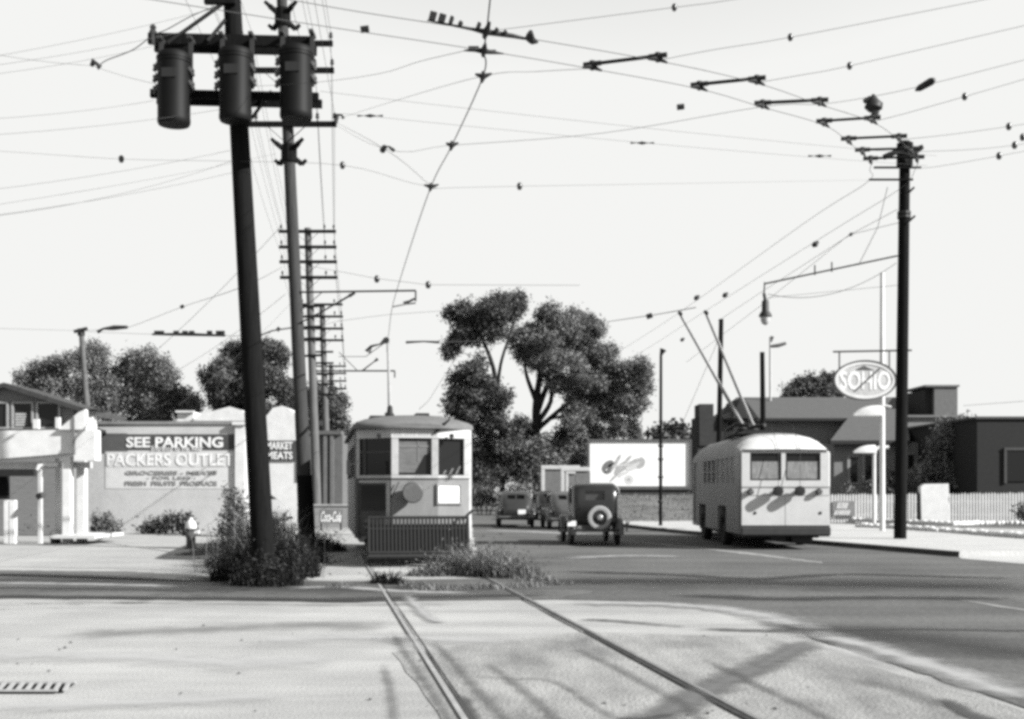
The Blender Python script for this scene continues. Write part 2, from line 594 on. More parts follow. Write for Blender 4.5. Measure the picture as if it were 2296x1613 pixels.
def ribbon(mb, pts, wd, z0):
    pts = [Vector(p) for p in pts]
    k = len(mb.v)
    vs, fs = [], []
    for i, p in enumerate(pts):
        d = (pts[min(i + 1, len(pts) - 1)] - pts[max(i - 1, 0)]); d.z = 0; d.normalize()
        nrm = Vector((-d.y, d.x, 0))
        ww = (wd[i] if isinstance(wd, list) else wd) / 2
        vs += [p + nrm * ww + Vector((0, 0, z0)), p - nrm * ww + Vector((0, 0, z0))]
    for i in range(len(pts) - 1):
        fs.append((2 * i, 2 * i + 1, 2 * i + 3, 2 * i + 2))
    mb.add(vs, fs)

M['rail'] = mat('worn rail steel', 0.30, 0.5, 0.25, 3, 0.4)
M['groove'] = mat('dirt filled groove', 0.045, 0.95, 0.4, 5, 0.1)
for side, (lab) in ((-1, 'left streetcar rail, pale and worn, running toward the front of the streetcar'), (1, 'right streetcar rail beside a dark groove in the foreground paving')):
    ys = [5.5 + i * 1.2 for i in range(21)]
    r = thing('streetcar_rail', lab, 'rail', railpt(side, 5.5), 0, 'streetcar track rails')
    off = railpt(side, 5.5)
    gmb = MB(); ribbon(gmb, [railpt(side, y) + Vector((random.uniform(-.008, .008), 0, 0)) for y in ys], [random.uniform(0.03, 0.055) if side > 0 else random.uniform(0.012, 0.03) for _ in ys], 0.017)
    gmb.build('flange_groove', M['groove'], r, off)
    hmb = MB()
    for i in range(len(ys) - 1):
        hmb.beam(railpt(side, ys[i]) + Vector((side * 0.065, 0, 0.008)), railpt(side, ys[i + 1]) + Vector((side * 0.065, 0, 0.008)), 0.042, 0.024)
    hmb.build('rail_head', M['rail'] if side < 0 else mat('dull rail steel', .17, .6, .3, 3, .3), r, off)

# tar-filled cracks and patches: stains that thin out toward their ragged edges
def stain_mat(name, val, soft=1.0, scale=5.0, top=1.0):
    m = bpy.data.materials.new(name)
    m.use_nodes = True
    n, l = m.node_tree.nodes, m.node_tree.links
    b = n['Principled BSDF']
    val = val * ALB
    b.inputs['Base Color'].default_value = (val, val, val, 1)
    b.inputs['Roughness'].default_value = 0.95
    b.inputs['Specular IOR Level'].default_value = 0.1
    at = n.new('ShaderNodeAttribute'); at.attribute_name = 'cover'
    tc = n.new('ShaderNodeTexCoord'); nz = n.new('ShaderNodeTexNoise')
    nz.inputs['Scale'].default_value = scale; nz.inputs['Detail'].default_value = 6; nz.inputs['Roughness'].default_value = .65
    l.new(tc.outputs['Object'], nz.inputs['Vector'])
    a1 = n.new('ShaderNodeMath'); a1.operation = 'MULTIPLY_ADD'; a1.inputs[1].default_value = 1.5
    l.new(nz.outputs['Fac'], a1.inputs[0]); l.new(at.outputs['Fac'], a1.inputs[2])
    mr = n.new('ShaderNodeMapRange'); mr.interpolation_type = 'SMOOTHSTEP'
    mr.inputs['From Min'].default_value = 0.75; mr.inputs['From Max'].default_value = 0.95 + .75 * soft
    mr.inputs['To Max'].default_value = top
    l.new(a1.outputs[0], mr.inputs[0])
    l.new(mr.outputs[0], b.inputs['Alpha'])
    return m

def stain(name, uvs, wd, m, z=0.018, jit=0.0, step=0.3, kind='structure'):
    """soft-edged stain along a ground line; wd in metres (number or one per point)"""
    ctrl = [G(*q) for q in uvs]
    ws = wd if isinstance(wd, (list, tuple)) else [wd] * len(ctrl)
    sp = smooth_path(ctrl, 10)
    w2 = np.interp(np.linspace(0, len(ctrl) - 1, len(sp)), range(len(ctrl)), ws)
    cols = (-1, -.66, -.33, 0, .33, .66, 1)
    vs, fs, cv = [], [], []
    for i, p in enumerate(sp):
        d = sp[min(i + 1, len(sp) - 1)] - sp[max(i - 1, 0)]; d.z = 0; d.normalize()
        nn = Vector((-d.y, d.x, 0))
        e = min(1, i / 4, (len(sp) - 1 - i) / 4)
        for c in cols:
            vs.append(p + nn * c * w2[i] / 2 + Vector((0, 0, z)))
            cv.append((1 - abs(c)) * 1.0 * e)
    k = len(cols)
    for i in range(len(sp) - 1):
        for j in range(k - 1):
            fs.append((i * k + j, i * k + j + 1, (i + 1) * k + j + 1, (i + 1) * k + j))
    me = bpy.data.meshes.new(name)
    o0 = sp[0]
    me.from_pydata([tuple(v - o0) for v in vs], [], fs)
    at = me.attributes.new('cover', 'FLOAT', 'POINT'); at.data.foreach_set('value', cv)
    me.materials.append(m)
    o = bpy.data.objects.new(name, me); COL.objects.link(o); o.location = o0
    return struct(o, kind)
ST = {'tar': stain_mat('tar stain', .075, .6, 5, .75), 'film': stain_mat('tar film', .13, 1.2, 3), 'band': stain_mat('broad dark band', .05, 1.8, .5, .75), 'rut': stain_mat('soft wheel rut', .10, 1.4, 4, .5), 'oil_shade': stain_mat('traffic stain and pole shadow', .045, 1.3, 1.4), 'dust': stain_mat('dust drift', .33, 1.2, 2.5), 'pale': stain_mat('pale dust', .46, 1.3, 2.0, .6), 'dirt': stain_mat('dark dirt', .11, 1.3, 2.0, .38)}

def crack(uvs, wd, jit, name='pavement_crack', m=None, z=0.0175):
    return stain(name, uvs, wd * 2.6, m or ST['tar'], z)
    pts = []
    for i in range(len(uvs) - 1):
        a, b = G(*uvs[i]), G(*uvs[i + 1])
        k = max(2, int((b - a).length / 0.12))
        pts += [a.lerp(b, j / k) for j in range(k)]
    pts.append(G(*uvs[-1]))
    ph = [random.uniform(0, 6.28) for _ in range(6)]
    wob = lambda i, k: math.sin(i * .9 + ph[k]) * .5 + math.sin(i * 2.3 + ph[k + 1]) * .35 + random.uniform(-.25, .25)
    pts = [p + Vector((jit * wob(i, 0), jit * wob(i, 2), 0)) for i, p in enumerate(pts)]
    mb = MB(); ribbon(mb, pts, [wd * (0.8 + .3 * wob(i, 4)) * (1 if 0 < i < len(pts) - 1 else .2) for i, _ in enumerate(pts)], z)
    return struct(mb.build(name, m or MG['tar'], None, pts[0]))

crack([(1300, 1391), (1370, 1394), (1540, 1408)], 0.07, 0.012)
crack([(1565, 1412), (1750, 1417), (2000, 1413), (2296, 1417), (2500, 1419)], 0.10, 0.012)
crack([(1420, 1640), (1480, 1613), (1600, 1545), (1720, 1490), (1830, 1432)], 0.22, 0.03, m=ST['film'], z=.0165)
crack([(1030, 1660), (1000, 1605), (960, 1540), (905, 1460), (880, 1420)], 0.05, 0.01, m=ST['rut'])
crack([(1400, 1625), (1330, 1585), (1280, 1550), (1230, 1528), (1150, 1525), (1060, 1520)], 0.045, 0.012, m=ST['rut'])
crack([(1180, 1680), (1130, 1612), (1075, 1555), (1010, 1480), (970, 1440)], 0.07, 0.012, m=ST['rut'])
crack([(1075, 1660), (1052, 1600), (1030, 1560)], 0.06, 0.01)
crack([(860, 1490), (878, 1550), (890, 1660)], 0.05, 0.01, m=ST['rut'])
crack([(1300, 1680), (1230, 1600), (1160, 1540), (1080, 1480)], 0.07, 0.01, m=ST['rut'])
crack([(1640, 1680), (1540, 1590), (1400, 1510), (1280, 1450)], 0.07, 0.01, m=ST['rut'])
crack([(1980, 1690), (1850, 1610), (1700, 1540), (1560, 1470)], 0.07, 0.01, m=ST['rut'])
crack([(1385, 1613), (1440, 1618), (1520, 1604)], 0.05, 0.012)
crack([(2110, 1570), (2190, 1612), (2300, 1640)], 0.08, 0.02)
# dark bands, traffic stains and the near pole's painted shadow, dust over the edges
for uv, wd, k in (([(-140, 1300), (200, 1304), (500, 1318), (800, 1322), (1200, 1316)], 3.6, 'band'), ([(1150, 1300), (1500, 1308), (1900, 1312), (2400, 1318)], 4.6, 'band'), ([(1800, 1400), (2100, 1440), (2500, 1500)], 2.2, 'band'), ([(-120, 1292), (100, 1291), (300, 1300), (480, 1312), (620, 1310)], .9, 'oil_shade'), ([(-120, 1318), (150, 1322), (420, 1326)], .5, 'oil_shade'), ([(-120, 1338), (200, 1342), (520, 1345), (760, 1347), (1000, 1340), (1250, 1338)], .9, 'oil_shade'),
                  ([(-100, 1308), (200, 1312), (420, 1318)], .6, 'dust'), ([(640, 1322), (760, 1318), (900, 1328), (1080, 1332)], .6, 'dust'),
                  ([(1215, 1308), (1500, 1304), (1800, 1310), (2296, 1318)], 1.3, 'oil_shade'), ([(1230, 1282), (1500, 1290), (1700, 1300), (1900, 1290), (2296, 1300)], .8, 'oil_shade'), ([(1500, 1335), (1750, 1345), (2000, 1342), (2296, 1346)], .9, 'oil_shade'),
                  ([(1700, 1395), (1900, 1440), (2100, 1500), (2350, 1590)], .7, 'dust'), ([(1250, 1354), (1500, 1358), (1700, 1380), (1830, 1432)], .9, 'dust'), ([(60, 1350), (400, 1354), (740, 1358), (1100, 1355)], .5, 'dirt'),
                  ([(1070, 1190), (1180, 1193), (1280, 1198), (1400, 1202)], 1.6, 'dust'), ([(1240, 1255), (1400, 1248), (1560, 1250)], .9, 'dust'),
                  ([(100, 1424), (400, 1416), (700, 1404), (900, 1412)], 1.2, 'dirt'), ([(880, 1430), (925, 1445), (975, 1470)], .6, 'pale'), ([(-100, 1470), (250, 1475), (560, 1490), (780, 1478)], 1.2, 'pale'),
                  ([(-100, 1590), (300, 1580), (700, 1560)], .7, 'pale'), ([(500, 1446), (800, 1432), (1200, 1446)], 1.0, 'pale'), ([(1700, 1470), (1860, 1455), (2000, 1500)], .5, 'pale'),
                  ([(1900, 1520), (2050, 1560), (2150, 1600)], .4, 'dirt'),
                  ([(1000, 1400), (960, 1385), (905, 1330)], .30, 'dust')):
    stain('ground_stain_and_shadow', uv, wd, ST[k], {'oil_shade': .0158, 'dust': .0164, 'band': .0152}.get(k, .0146))
# scattered pebbles and litter on the near paving
mb = MB()
for i in range(45):
    u, v = random.uniform(-100, 1900), random.uniform(1395, 1640)
    p = G(u, v)
    if p.y < 5.2:
        continue
    s = random.uniform(0.006, 0.022)
    mb.lathe([(s * 0.5, 0), (s, s * 0.35), (s * 0.7, s * 0.8)], (p.x, p.y, 0.004), 'z', 5)
struct(mb.build('pebbles', mat('pebble grey', 0.14, 0.9, 0.5, 20)), 'stuff')

# storm drain grate at the lower left
gx0, gx1 = G(-60, 1540).x, G(166, 1540).x
gy0, gy1 = G(90, 1556).y, G(90, 1539).y
t = thing('drain_grate', 'iron storm drain grate with short slots set flush in the pale paving', 'drain grate', ((gx0 + gx1) / 2, (gy0 + gy1) / 2, 0))
L = gx1 - gx0; Wd = gy1 - gy0
mb = MB().b2(-L / 2, L / 2, -Wd / 2 - .03, -Wd / 2 - .002, 0.001, 0.016).b2(-L / 2, L / 2, Wd / 2 + .002, Wd / 2 + .03, 0.001, 0.016)
nb = 11
for i in range(nb + 1):
    x = -L / 2 + L * i / nb
    mb.box((x, 0, 0.008), (L / nb * 0.42, Wd, 0.014), 0.27)
mb.build('grate_bars', mat('worn grate iron', 0.34, 0.8, 0.2, 10), t).location = (0, 0, .02)
MB().b2(-L / 2, L / 2, -Wd / 2, Wd / 2, 0.0165, 0.0205).build('drain_pit', M['dark'], t)

# right-hand kerb, sidewalk and driveway apron
KERB = [G(1330, 1172), G(1400, 1182.5), G(1510, 1195.5), G(1660, 1208), G(1840, 1223), G(2000, 1237), G(2150, 1250)]
KERB = smooth_path(KERB, 5)
kb = MB()
ins = []
for i, p in enumerate(KERB):
    d = KERB[min(i + 1, len(KERB) - 1)] - KERB[max(i - 1, 0)]; d.normalize()
    nrm = Vector((-d.y, d.x, 0))
    if nrm.x < 0:
        nrm = -nrm
    ins.append(nrm)
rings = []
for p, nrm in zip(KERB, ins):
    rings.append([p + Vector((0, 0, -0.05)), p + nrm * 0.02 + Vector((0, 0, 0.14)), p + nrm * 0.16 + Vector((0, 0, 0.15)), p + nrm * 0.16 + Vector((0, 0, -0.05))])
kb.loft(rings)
kb.m = [1 if i % 4 == 0 else 0 for i in range(len(kb.m))]  # road-facing strip darker: its shade is put into the colour
struct(kb.build('kerb', [MG['walk'], ground_mat('shaded kerb face', 0.07, 0.4, 0.8, (1, 1, 1), 9)]))
sw = [tuple(p + n * 0.163)[:2] for p, n in zip(KERB, ins)]
sheet('sidewalk', sw + gp((2420, 1245), (2420, 1206), (2296, 1200), (1900, 1182), (1560, 1172), (1400, 1165), (1330, 1160)), 0.13, MG['walk'], 0, 1, thick=0.16)
sheet('driveway_apron', gp((2152, 1254), (2296, 1266), (2600, 1280), (2600, 1248), (2430, 1246), (2160, 1248)), 0.016, MG['walk'], 0.03, 0.3)
sheet('yard', gp((2900, 1200), (1900, 1176), (1560, 1166), (1560, 1142), (2900, 1142)), 0.010, MG['turf'], 0.15, 0.8)

# grass bank under the billboard
bk = MB()
nx, ny = 40, 16
X0, X1, Y0, Y1 = 3.6, 13.0, 52.0, 80.0
vs = []
for j in range(ny + 1):
    for i in range(nx + 1):
        s = j / ny; x = X0 + (X1 - X0) * i / nx + s * 1.6
        y = Y0 + (Y1 - Y0) * s + 1.5 * math.sin(i * .4) * s
        sm = min(1.0, s / 0.75); sm = sm * sm * (3 - 2 * sm)
        ed = min(1.0, i / 5.0, (nx - i) / 5.0)
        vs.append((x, y, -0.03 + (1.25 * sm) * ed + 0.05 * random.random()))
fs = [(j * (nx + 1) + i, j * (nx + 1) + i + 1, (j + 1) * (nx + 1) + i + 1, (j + 1) * (nx + 1) + i) for j in range(ny) for i in range(nx)]
bk.add(vs, fs)
struct(bk.build('grass_bank', MG['turf'], smooth=True))
roots = []
for i in range(2600):
    j = random.randrange(len(vs)); p = vs[j]
    roots.append(((p[0] + random.uniform(-.2, .2), p[1] + random.uniform(-.9, .9), p[2] - 0.05), random.uniform(0.06, 0.2), 0.05))
struct(blades('bank_grass', roots, M['grass'], None, (6, 60, 0)), 'stuff')

# ------------------------------------------------------------------ trees and plants
def tree(name, label, cat, base, blobs, D, trunk, n, leaf, lm, group=None, limbs=True, cl=10, sig=0.4, asp=0.6):
    """blobs (u, v, radius px, depth offset); trunk: list of polylines [(u, v, radius px)], the first one is the stem"""
    k = D / F
    b0 = P(base[0], HZ + EYE / k, D)
    t = thing(name, label, cat, b0, 0, group)
    tm = MB()
    nodes = []
    for line in trunk:
        pts = [P(q[0], q[1], D + (q[3] if len(q) > 3 else 0)) for q in line]
        rr = [q[2] * k for q in line]
        if len(pts) > 2:
            sp = smooth_path(pts, 4)
            rr2 = [np.interp(i / (len(sp) - 1) * (len(pts) - 1), range(len(pts)), rr) for i in range(len(sp))]
        else:
            sp, rr2 = pts, rr
        tm.tube(sp, [float(x) for x in rr2], 8)
        nodes += list(zip(sp, rr2))
    balls = []
    for q in blobs:
        dd = q[3] if len(q) > 3 else random.uniform(-0.5, 0.5) * q[2] * k * 1.6
        balls.append((P(q[0], q[1], D + dd), q[2] * k))
    if limbs:
        for c, r in balls:
            cand = [x for x in nodes if x[0].z < c.z - 0.2 * r] or nodes
            a = min(cand, key=lambda x: (x[0] - c).length + 0.6 * abs(x[0].z - (c.z - r)))
            r0 = max(0.03, min(a[1] * 0.55, r * 0.07))
            mid = a[0].lerp(c, 0.55) + Vector((0, 0, 0.12 * r))
            tm.tube([a[0], mid, c], [r0, r0 * 0.6, r0 * 0.25], 6)
            for q in range(4):
                e = c + Vector((random.gauss(0, .5), random.gauss(0, .5), random.gauss(0.2, .4))) * r
                tm.tube([mid.lerp(c, random.random()), e], [r0 * 0.35, r0 * 0.1], 4)
    tm.build('trunk', M['bark'], t, b0, smooth=True)
    leaves('crown', balls, n, leaf, lm, t, b0, cluster=9, sig=.22, asp=asp, sub=19)
    return t

# great elm
tree('elm_tree', 'tall spreading elm with forked trunk beyond the street, left of the billboard', 'tree', (1206, 0), [
    (1300, 760, 62), (1240, 790, 55), (1340, 800, 50), (1365, 850, 48), (1300, 850, 55), (1250, 730, 38), (1200, 740, 34), (1290, 715, 30), (1330, 735, 28),
    (1420, 830, 36), (1440, 870, 26), (1400, 900, 40), (1425, 915, 24), (1350, 920, 42), (1290, 930, 40), (1240, 845, 26), (1178, 790, 30), (1165, 760, 30), (1230, 700, 22),
    (1390, 960, 22), (1330, 970, 30), (1270, 985, 34), (1215, 1010, 30), (1175, 965, 24), (1230, 1035, 30), (1290, 1030, 30), (1260, 1010, 34), (1320, 1015, 26), (1180, 1050, 30), (1420, 960, 18), (1425, 985, 14), (1360, 985, 20), (1250, 1060, 28), (1440, 840, 26), (1330, 890, 36)], 90,
    [[(1204, 1150, 11), (1203, 1000, 9), (1202, 920, 9), (1208, 860, 7), (1225, 780, 5), (1250, 720, 2)],
     [(1203, 930, 7), (1225, 870, 6), (1260, 800, 4.5), (1300, 745, 2)],
     [(1204, 950, 7), (1235, 900, 5), (1242, 830, 3.5), (1290, 790, 2)],
     [(1208, 960, 6), (1290, 890, 4), (1340, 850, 2.5), (1390, 820, 1.2)],
     [(1202, 900, 6), (1180, 840, 4), (1175, 790, 2)]], 125000, 0.21, M['leaf'], 'elms beyond the street', cl=70, sig=0.42, asp=0.5)
tree('elm_tree', 'leaning elm with thin crooked trunk and broken crown between the streetcar and the big elm', 'tree', (1120, 0), [
    (1050, 715, 42), (1095, 700, 38), (1120, 690, 30), (1160, 680, 26), (1080, 740, 34), (1015, 770, 20), (1040, 750, 26), (1110, 735, 28), (1015, 705, 18),
    (1065, 825, 30), (1040, 860, 36), (1030, 900, 30), (1080, 880, 34), (1060, 925, 38), (1110, 930, 30), (1130, 890, 24), (1090, 970, 36), (1040, 960, 26), (1150, 960, 28), (1140, 1000, 34), (1085, 1010, 34), (1190, 1020, 30), (1130, 1040, 34), (1070, 1050, 30), (1160, 1060, 30), (1100, 1070, 26), (1200, 1060, 28), (1020, 920, 26), (1050, 1000, 26), (1150, 700, 22), (1010, 790, 14)], 88,
    [[(1128, 1150, 7), (1124, 1030, 6), (1122, 950, 6), (1112, 880, 5.5), (1107, 830, 5), (1090, 780, 4), (1065, 735, 3), (1045, 715, 1.5)],
     [(1114, 890, 5), (1122, 820, 3.5), (1140, 760, 3), (1160, 700, 1.5)]], 74000, 0.21, M['leaf_dark'], 'elms beyond the street', cl=70, sig=0.40, asp=0.5)
# trees behind the left buildings
tree('yard_tree', 'rounded leafy tree behind the painted wall, highest beside the left wooden post', 'tree', (250, 0), [
    (210, 800, 34), (225, 850, 44), (290, 830, 40), (330, 815, 36), (365, 840, 38), (330, 870, 45), (280, 890, 45), (380, 890, 36), (400, 920, 36), (330, 930, 40), (240, 915, 40), (430, 900, 22), (200, 890, 30)], 82,
    [[(290, 1160, 8), (290, 950, 7), (300, 850, 4)]], 70000, 0.17, M['leaf'], 'trees behind the left buildings', cl=70, sig=.45)
tree('yard_tree', 'loose pale tree with sky showing through above the filling station roof', 'tree', (110, 0), [
    (60, 850, 24), (95, 830, 26), (130, 830, 30), (160, 815, 26), (125, 870, 32), (170, 870, 30), (90, 870, 24), (180, 910, 26)], 86,
    [[(130, 1160, 7), (130, 900, 5), (125, 840, 3)]], 18000, 0.18, M['leaf_pale'], 'trees behind the left buildings', cl=70, sig=.45)
tree('yard_tree', 'darkest tree, standing behind the two near utility poles', 'tree', (580, 0), [
    (495, 835, 34), (530, 805, 34), (580, 790, 36), (615, 800, 30), (485, 880, 32), (540, 870, 48), (600, 860, 46), (640, 880, 34), (510, 920, 36), (580, 930, 44), (640, 940, 36), (470, 850, 16)], 80,
    [[(575, 1160, 9), (575, 930, 7), (570, 850, 4)]], 76000, 0.17, M['leaf_dark'], 'trees behind the left buildings', cl=70, sig=.45)
tree('yard_tree', 'narrow dark tree behind the far utility poles, left of the streetcar roof', 'tree', (735, 0), [
    (690, 900, 26), (725, 890, 26), (755, 900, 22), (745, 940, 32), (700, 950, 34), (765, 960, 20), (730, 990, 38), (690, 1010, 34), (770, 1010, 30), (735, 1050, 40), (690, 1070, 30), (775, 1070, 26)], 76,
    [[(730, 1160, 7), (730, 1000, 6), (725, 920, 3)]], 46000, 0.17, M['leaf_dark'], 'trees behind the left buildings', cl=70, sig=.45)
# right-hand trees
tree('yard_tree', 'rounded tree showing over the ridge of the house behind the trolleybus', 'tree', (1815, 0), [
    (1770, 885, 22), (1795, 865, 22), (1825, 858, 26), (1855, 860, 24), (1875, 885, 20), (1830, 895, 34)], 115,
    [[(1820, 1140, 6), (1820, 900, 4)]], 9000, 0.3, M['leaf_dark'])
tree('yard_tree', 'low bushy tree peeping over the top edge of the billboard', 'tree', (1500, 0), [
    (1470, 975, 18), (1500, 965, 18), (1525, 975, 18), (1545, 985, 14), (1500, 1000, 30)], 100,
    [[(1500, 1140, 5), (1500, 990, 3)]], 1800, 0.45, M['leaf_dark'])
tree('small_tree', 'slender leafy tree against the end of the dark flat roofed building', 'tree', (2135, 0), [
    (2130, 965, 26), (2165, 955, 22), (2110, 1000, 26), (2150, 1000, 32), (2170, 1030, 24), (2100, 1050, 30), (2140, 1060, 32), (2090, 1090, 24), (2160, 1085, 26), (2050, 1080, 20)], 66,
    [[(2135, 1150, 4), (2135, 1050, 3), (2130, 980, 2)]], 10000, 0.22, M['leaf'], sig=0.3)

def bush(name, label, cat, blobs, D, n, leaf, lm, group=None, sig=0.15, stems=14):
    k = D / F
    uu = sum(b[0] for b in blobs) / len(blobs)
    b0 = P(uu, HZ + EYE / k, D)
    t = thing(name, label, cat, b0, 0, group)
    balls = [(P(b[0], b[1], D + (b[3] if len(b) > 3 else random.uniform(-.4, .4) * b[2] * k)), b[2] * k) for b in blobs]
    sm = MB()
    for i in range(stems):
        c, r = random.choice(balls)
        e = c + Vector((random.gauss(0, .5), random.gauss(0, .5), random.gauss(0.3, .3))) * r
        q = Vector((b0.x + (e.x - b0.x) * 0.5, b0.y + (e.y - b0.y) * .5, 0))
        sm.tube([q, q.lerp(e, .6), e], [0.018, 0.012, 0.004], 4)
    sm.build('stems', M['bark'], t, b0)
    leaves('foliage', balls, n, leaf, lm, t, b0, cluster=8, sig=sig, asp=0.4)
    return t

bush('bush', 'dark clipped hedge beside the far roadway, right of the streetcar', 'bush', [(1075, 1105, 18), (1095, 1108, 18), (1110, 1118, 14), (1080, 1120, 16), (1060, 1110, 18)], 74, 1500, 0.25, M['leaf_dark'], sig=0.2)
bush('bush', 'pale shrub by the far roadside between the elm trunks', 'bush', [(1150, 1095, 12), (1165, 1100, 14), (1185, 1098, 12)], 76, 600, 0.22, M['leaf_pale'], sig=0.2)
bush('bush', 'dark shrub along the foot of the house wall behind the white lamp', 'bush', [(1990, 1085, 22), (1960, 1092, 16), (2010, 1070, 20), (1900, 1098, 10), (2030, 1090, 18)], 64, 1300, 0.25, M['leaf_dark'], sig=0.2)
bush('bush', 'small shrub lapping the picket fence at the right edge', 'bush', [(2290, 1150, 12), (2300, 1140, 14), (2320, 1155, 16)], 53, 600, 0.16, M['leaf_dark'])
bush('bush', 'low dark bush lying along the foot of the painted wall behind the hydrant', 'bush', [(325, 1186, 9), (350, 1180, 13), (375, 1176, 14), (395, 1174, 15), (410, 1170, 13), (340, 1184, 10), (420, 1178, 10)], 43, 2000, 0.16, M['leaf_dark'])
bush('bush', 'bush behind the canopy posts of the filling station', 'bush', [(70, 1178, 14), (95, 1170, 16), (55, 1185, 12), (120, 1178, 12)], 42, 1300, 0.18, M['leaf_dark'])
bush('bush', 'straggling grey bush at the foot of the leaning wooden post', 'bush', [(215, 1180, 13), (235, 1175, 16), (255, 1186, 12), (195, 1190, 12)], 43.5, 1000, 0.18, M['leaf_pale'])
bush('bush', 'pale shrub at the right end of the painted wall beside the thickest pole', 'bush', [(520, 1110, 14), (530, 1140, 18), (515, 1165, 16), (535, 1175, 16), (505, 1190, 12)], 41, 1200, 0.17, M['leaf_pale'])

# the great weed clump round the near pole, and dry weeds on the strip by the track
def weeds(name, label, lumps, n, hgt, wd, m, leafn, leaf, lm, cat='weeds', lean=0.6, group=None):
    """lumps (u, v ground, half width m, height m)"""
    c = G(lumps[0][0], lumps[0][1])
    t = thing(name, label, cat, c, 0, group)
    roots = []
    tot = sum(q[2] for q in lumps)
    balls = []
    for u, v, hw, h in lumps:
        g0 = G(u, v)
        for i in range(int(n * hw / tot)):
            a, r = random.uniform(0, 6.28), hw * math.sqrt(random.random())
            fall = 1 - 0.55 * (r / hw) ** 2
            roots.append(((g0.x + r * math.cos(a), g0.y + r * math.sin(a) * 0.7, 0), h * fall * random.uniform(0.5, 1.15), wd * random.uniform(.6, 1.3)))
        balls.append((g0 + Vector((0, 0, h * 0.42)), hw * 0.85, min(0.8, h * 0.5 / (hw * .85))))
    if 'thicket' in label:
        for i in range(240):
            g0 = G(random.gauss(590, 45), random.uniform(1265, 1300)); roots.append(((g0.x, g0.y, 0), random.uniform(.5, 1.5), .018))
    blades('stalks', roots, m, t, c, lean)
    if leafn:
        leaves('foliage', balls, leafn, leaf, lm, t, c, cluster=7, sig=0.16, asp=0.26, up=0.2)
    return t

weeds('weed_clump', 'tall dark weed thicket swallowing the foot of the thickest utility pole', [
    (590, 1302, 0.5, 1.0), (553, 1300, 0.36, 0.7), (522, 1302, 0.25, 0.4), (632, 1300, 0.45, 0.85), (672, 1294, 0.38, 0.5), (568, 1272, 0.42, 1.1), (540, 1262, 0.35, 0.75), (645, 1278, 0.45, 1.0), (603, 1272, 0.5, 1.3), (700, 1262, 0.38, 0.42), (600, 1314, 0.6, 0.4), (512, 1304, 0.32, 0.38), (530, 1285, .4, .6), (670, 1280, .45, .6)],
    5200, 1, 0.020, M['weed'], 12000, 0.085, M['weed'], lean=0.55)
weeds('weed_clump', 'dry feathery weeds mounded on the strip just right of the streetcar fender', [
    (1000, 1290, 0.45, 0.45), (1040, 1290, 0.5, 0.62), (1090, 1292, 0.55, 0.62), (1140, 1296, 0.5, 0.52), (1180, 1298, 0.4, 0.32), (1060, 1276, 0.5, 0.55), (1110, 1282, 0.5, 0.55), (960, 1292, 0.4, 0.25)],
    2400, 1, 0.022, M['weed_pale'], 1800, 0.08, M['grass'], lean=0.9)
weeds('weed_clump', 'small dark tuft growing between the rails ahead of the streetcar', [(868, 1308, 0.22, 0.28), (885, 1312, 0.2, 0.22), (850, 1310, 0.15, 0.22)], 380, 1, 0.02, M['weed'], 200, 0.06, M['weed'], lean=0.9)
weeds('weed_clump', 'thin dark weeds straggling along the near edge of the cross street', [(1205, 1303, 0.35, 0.2), (1250, 1312, 0.3, 0.12), (1180, 1318, 0.4, 0.14), (1080, 1322, 0.4, 0.16), (980, 1325, 0.4, 0.14), (930, 1318, 0.3, 0.16), (760, 1318, 0.3, 0.14)], 900, 1, 0.02, M['weed_pale'], 0, 0.06, M['weed'], lean=1.0)
weeds('weed_clump', 'pale feathery weeds fringing the left side of the dark thicket', [(520, 1262, .5, .8), (508, 1274, .45, .42), (530, 1252, .5, .9), (500, 1268, .45, .3), (540, 1256, .5, .9)], 900, 1, .02, M['grass'], 1200, .08, M['weed'], lean=.8)
weeds('weed_clump', 'low weeds on the dusty strip between hydrant and pole', [(470, 1240, 0.5, 0.22), (450, 1244, 0.45, 0.14), (490, 1234, 0.45, 0.4), (430, 1246, 0.4, 0.12)], 900, 1, 0.02, M['weed_pale'], 0, 0.06, M['weed'], lean=0.9)
weeds('weed_clump', 'low dark weeds under the wooden pole left of the streetcar', [(730, 1236, 0.5, 0.42), (715, 1234, 0.6, 0.5), (745, 1238, 0.4, 0.3), (705, 1237, 0.5, 0.6)], 800, 1, 0.025, M['weed'], 700, 0.09, M['weed'], lean=0.8)
# far-off wood
balls = []
for i in range(90):
    a = -75 + i * 1.9 + random.uniform(-1, 1)
    balls.append((Vector((a, 175 + random.uniform(-12, 12), random.uniform(0.8, 2.6))), random.uniform(2.0, 3.4)))
struct(leaves('far_woods', balls, 9000, 1.0, M['leaf_dark'], None, (0, 170, 0), cluster=8, sig=0.6), 'stuff')

# ------------------------------------------------------------------ utility poles
def insulator(mb, p, s=1.0):
    mb.lathe([(0.014 * s, -0.02), (0.014 * s, 0.08 * s), (0.045 * s, 0.08 * s), (0.05 * s, 0.12 * s), (0.03 * s, 0.14 * s), (0.045 * s, 0.17 * s), (0.02 * s, 0.21 * s)], p, 'z', 8)

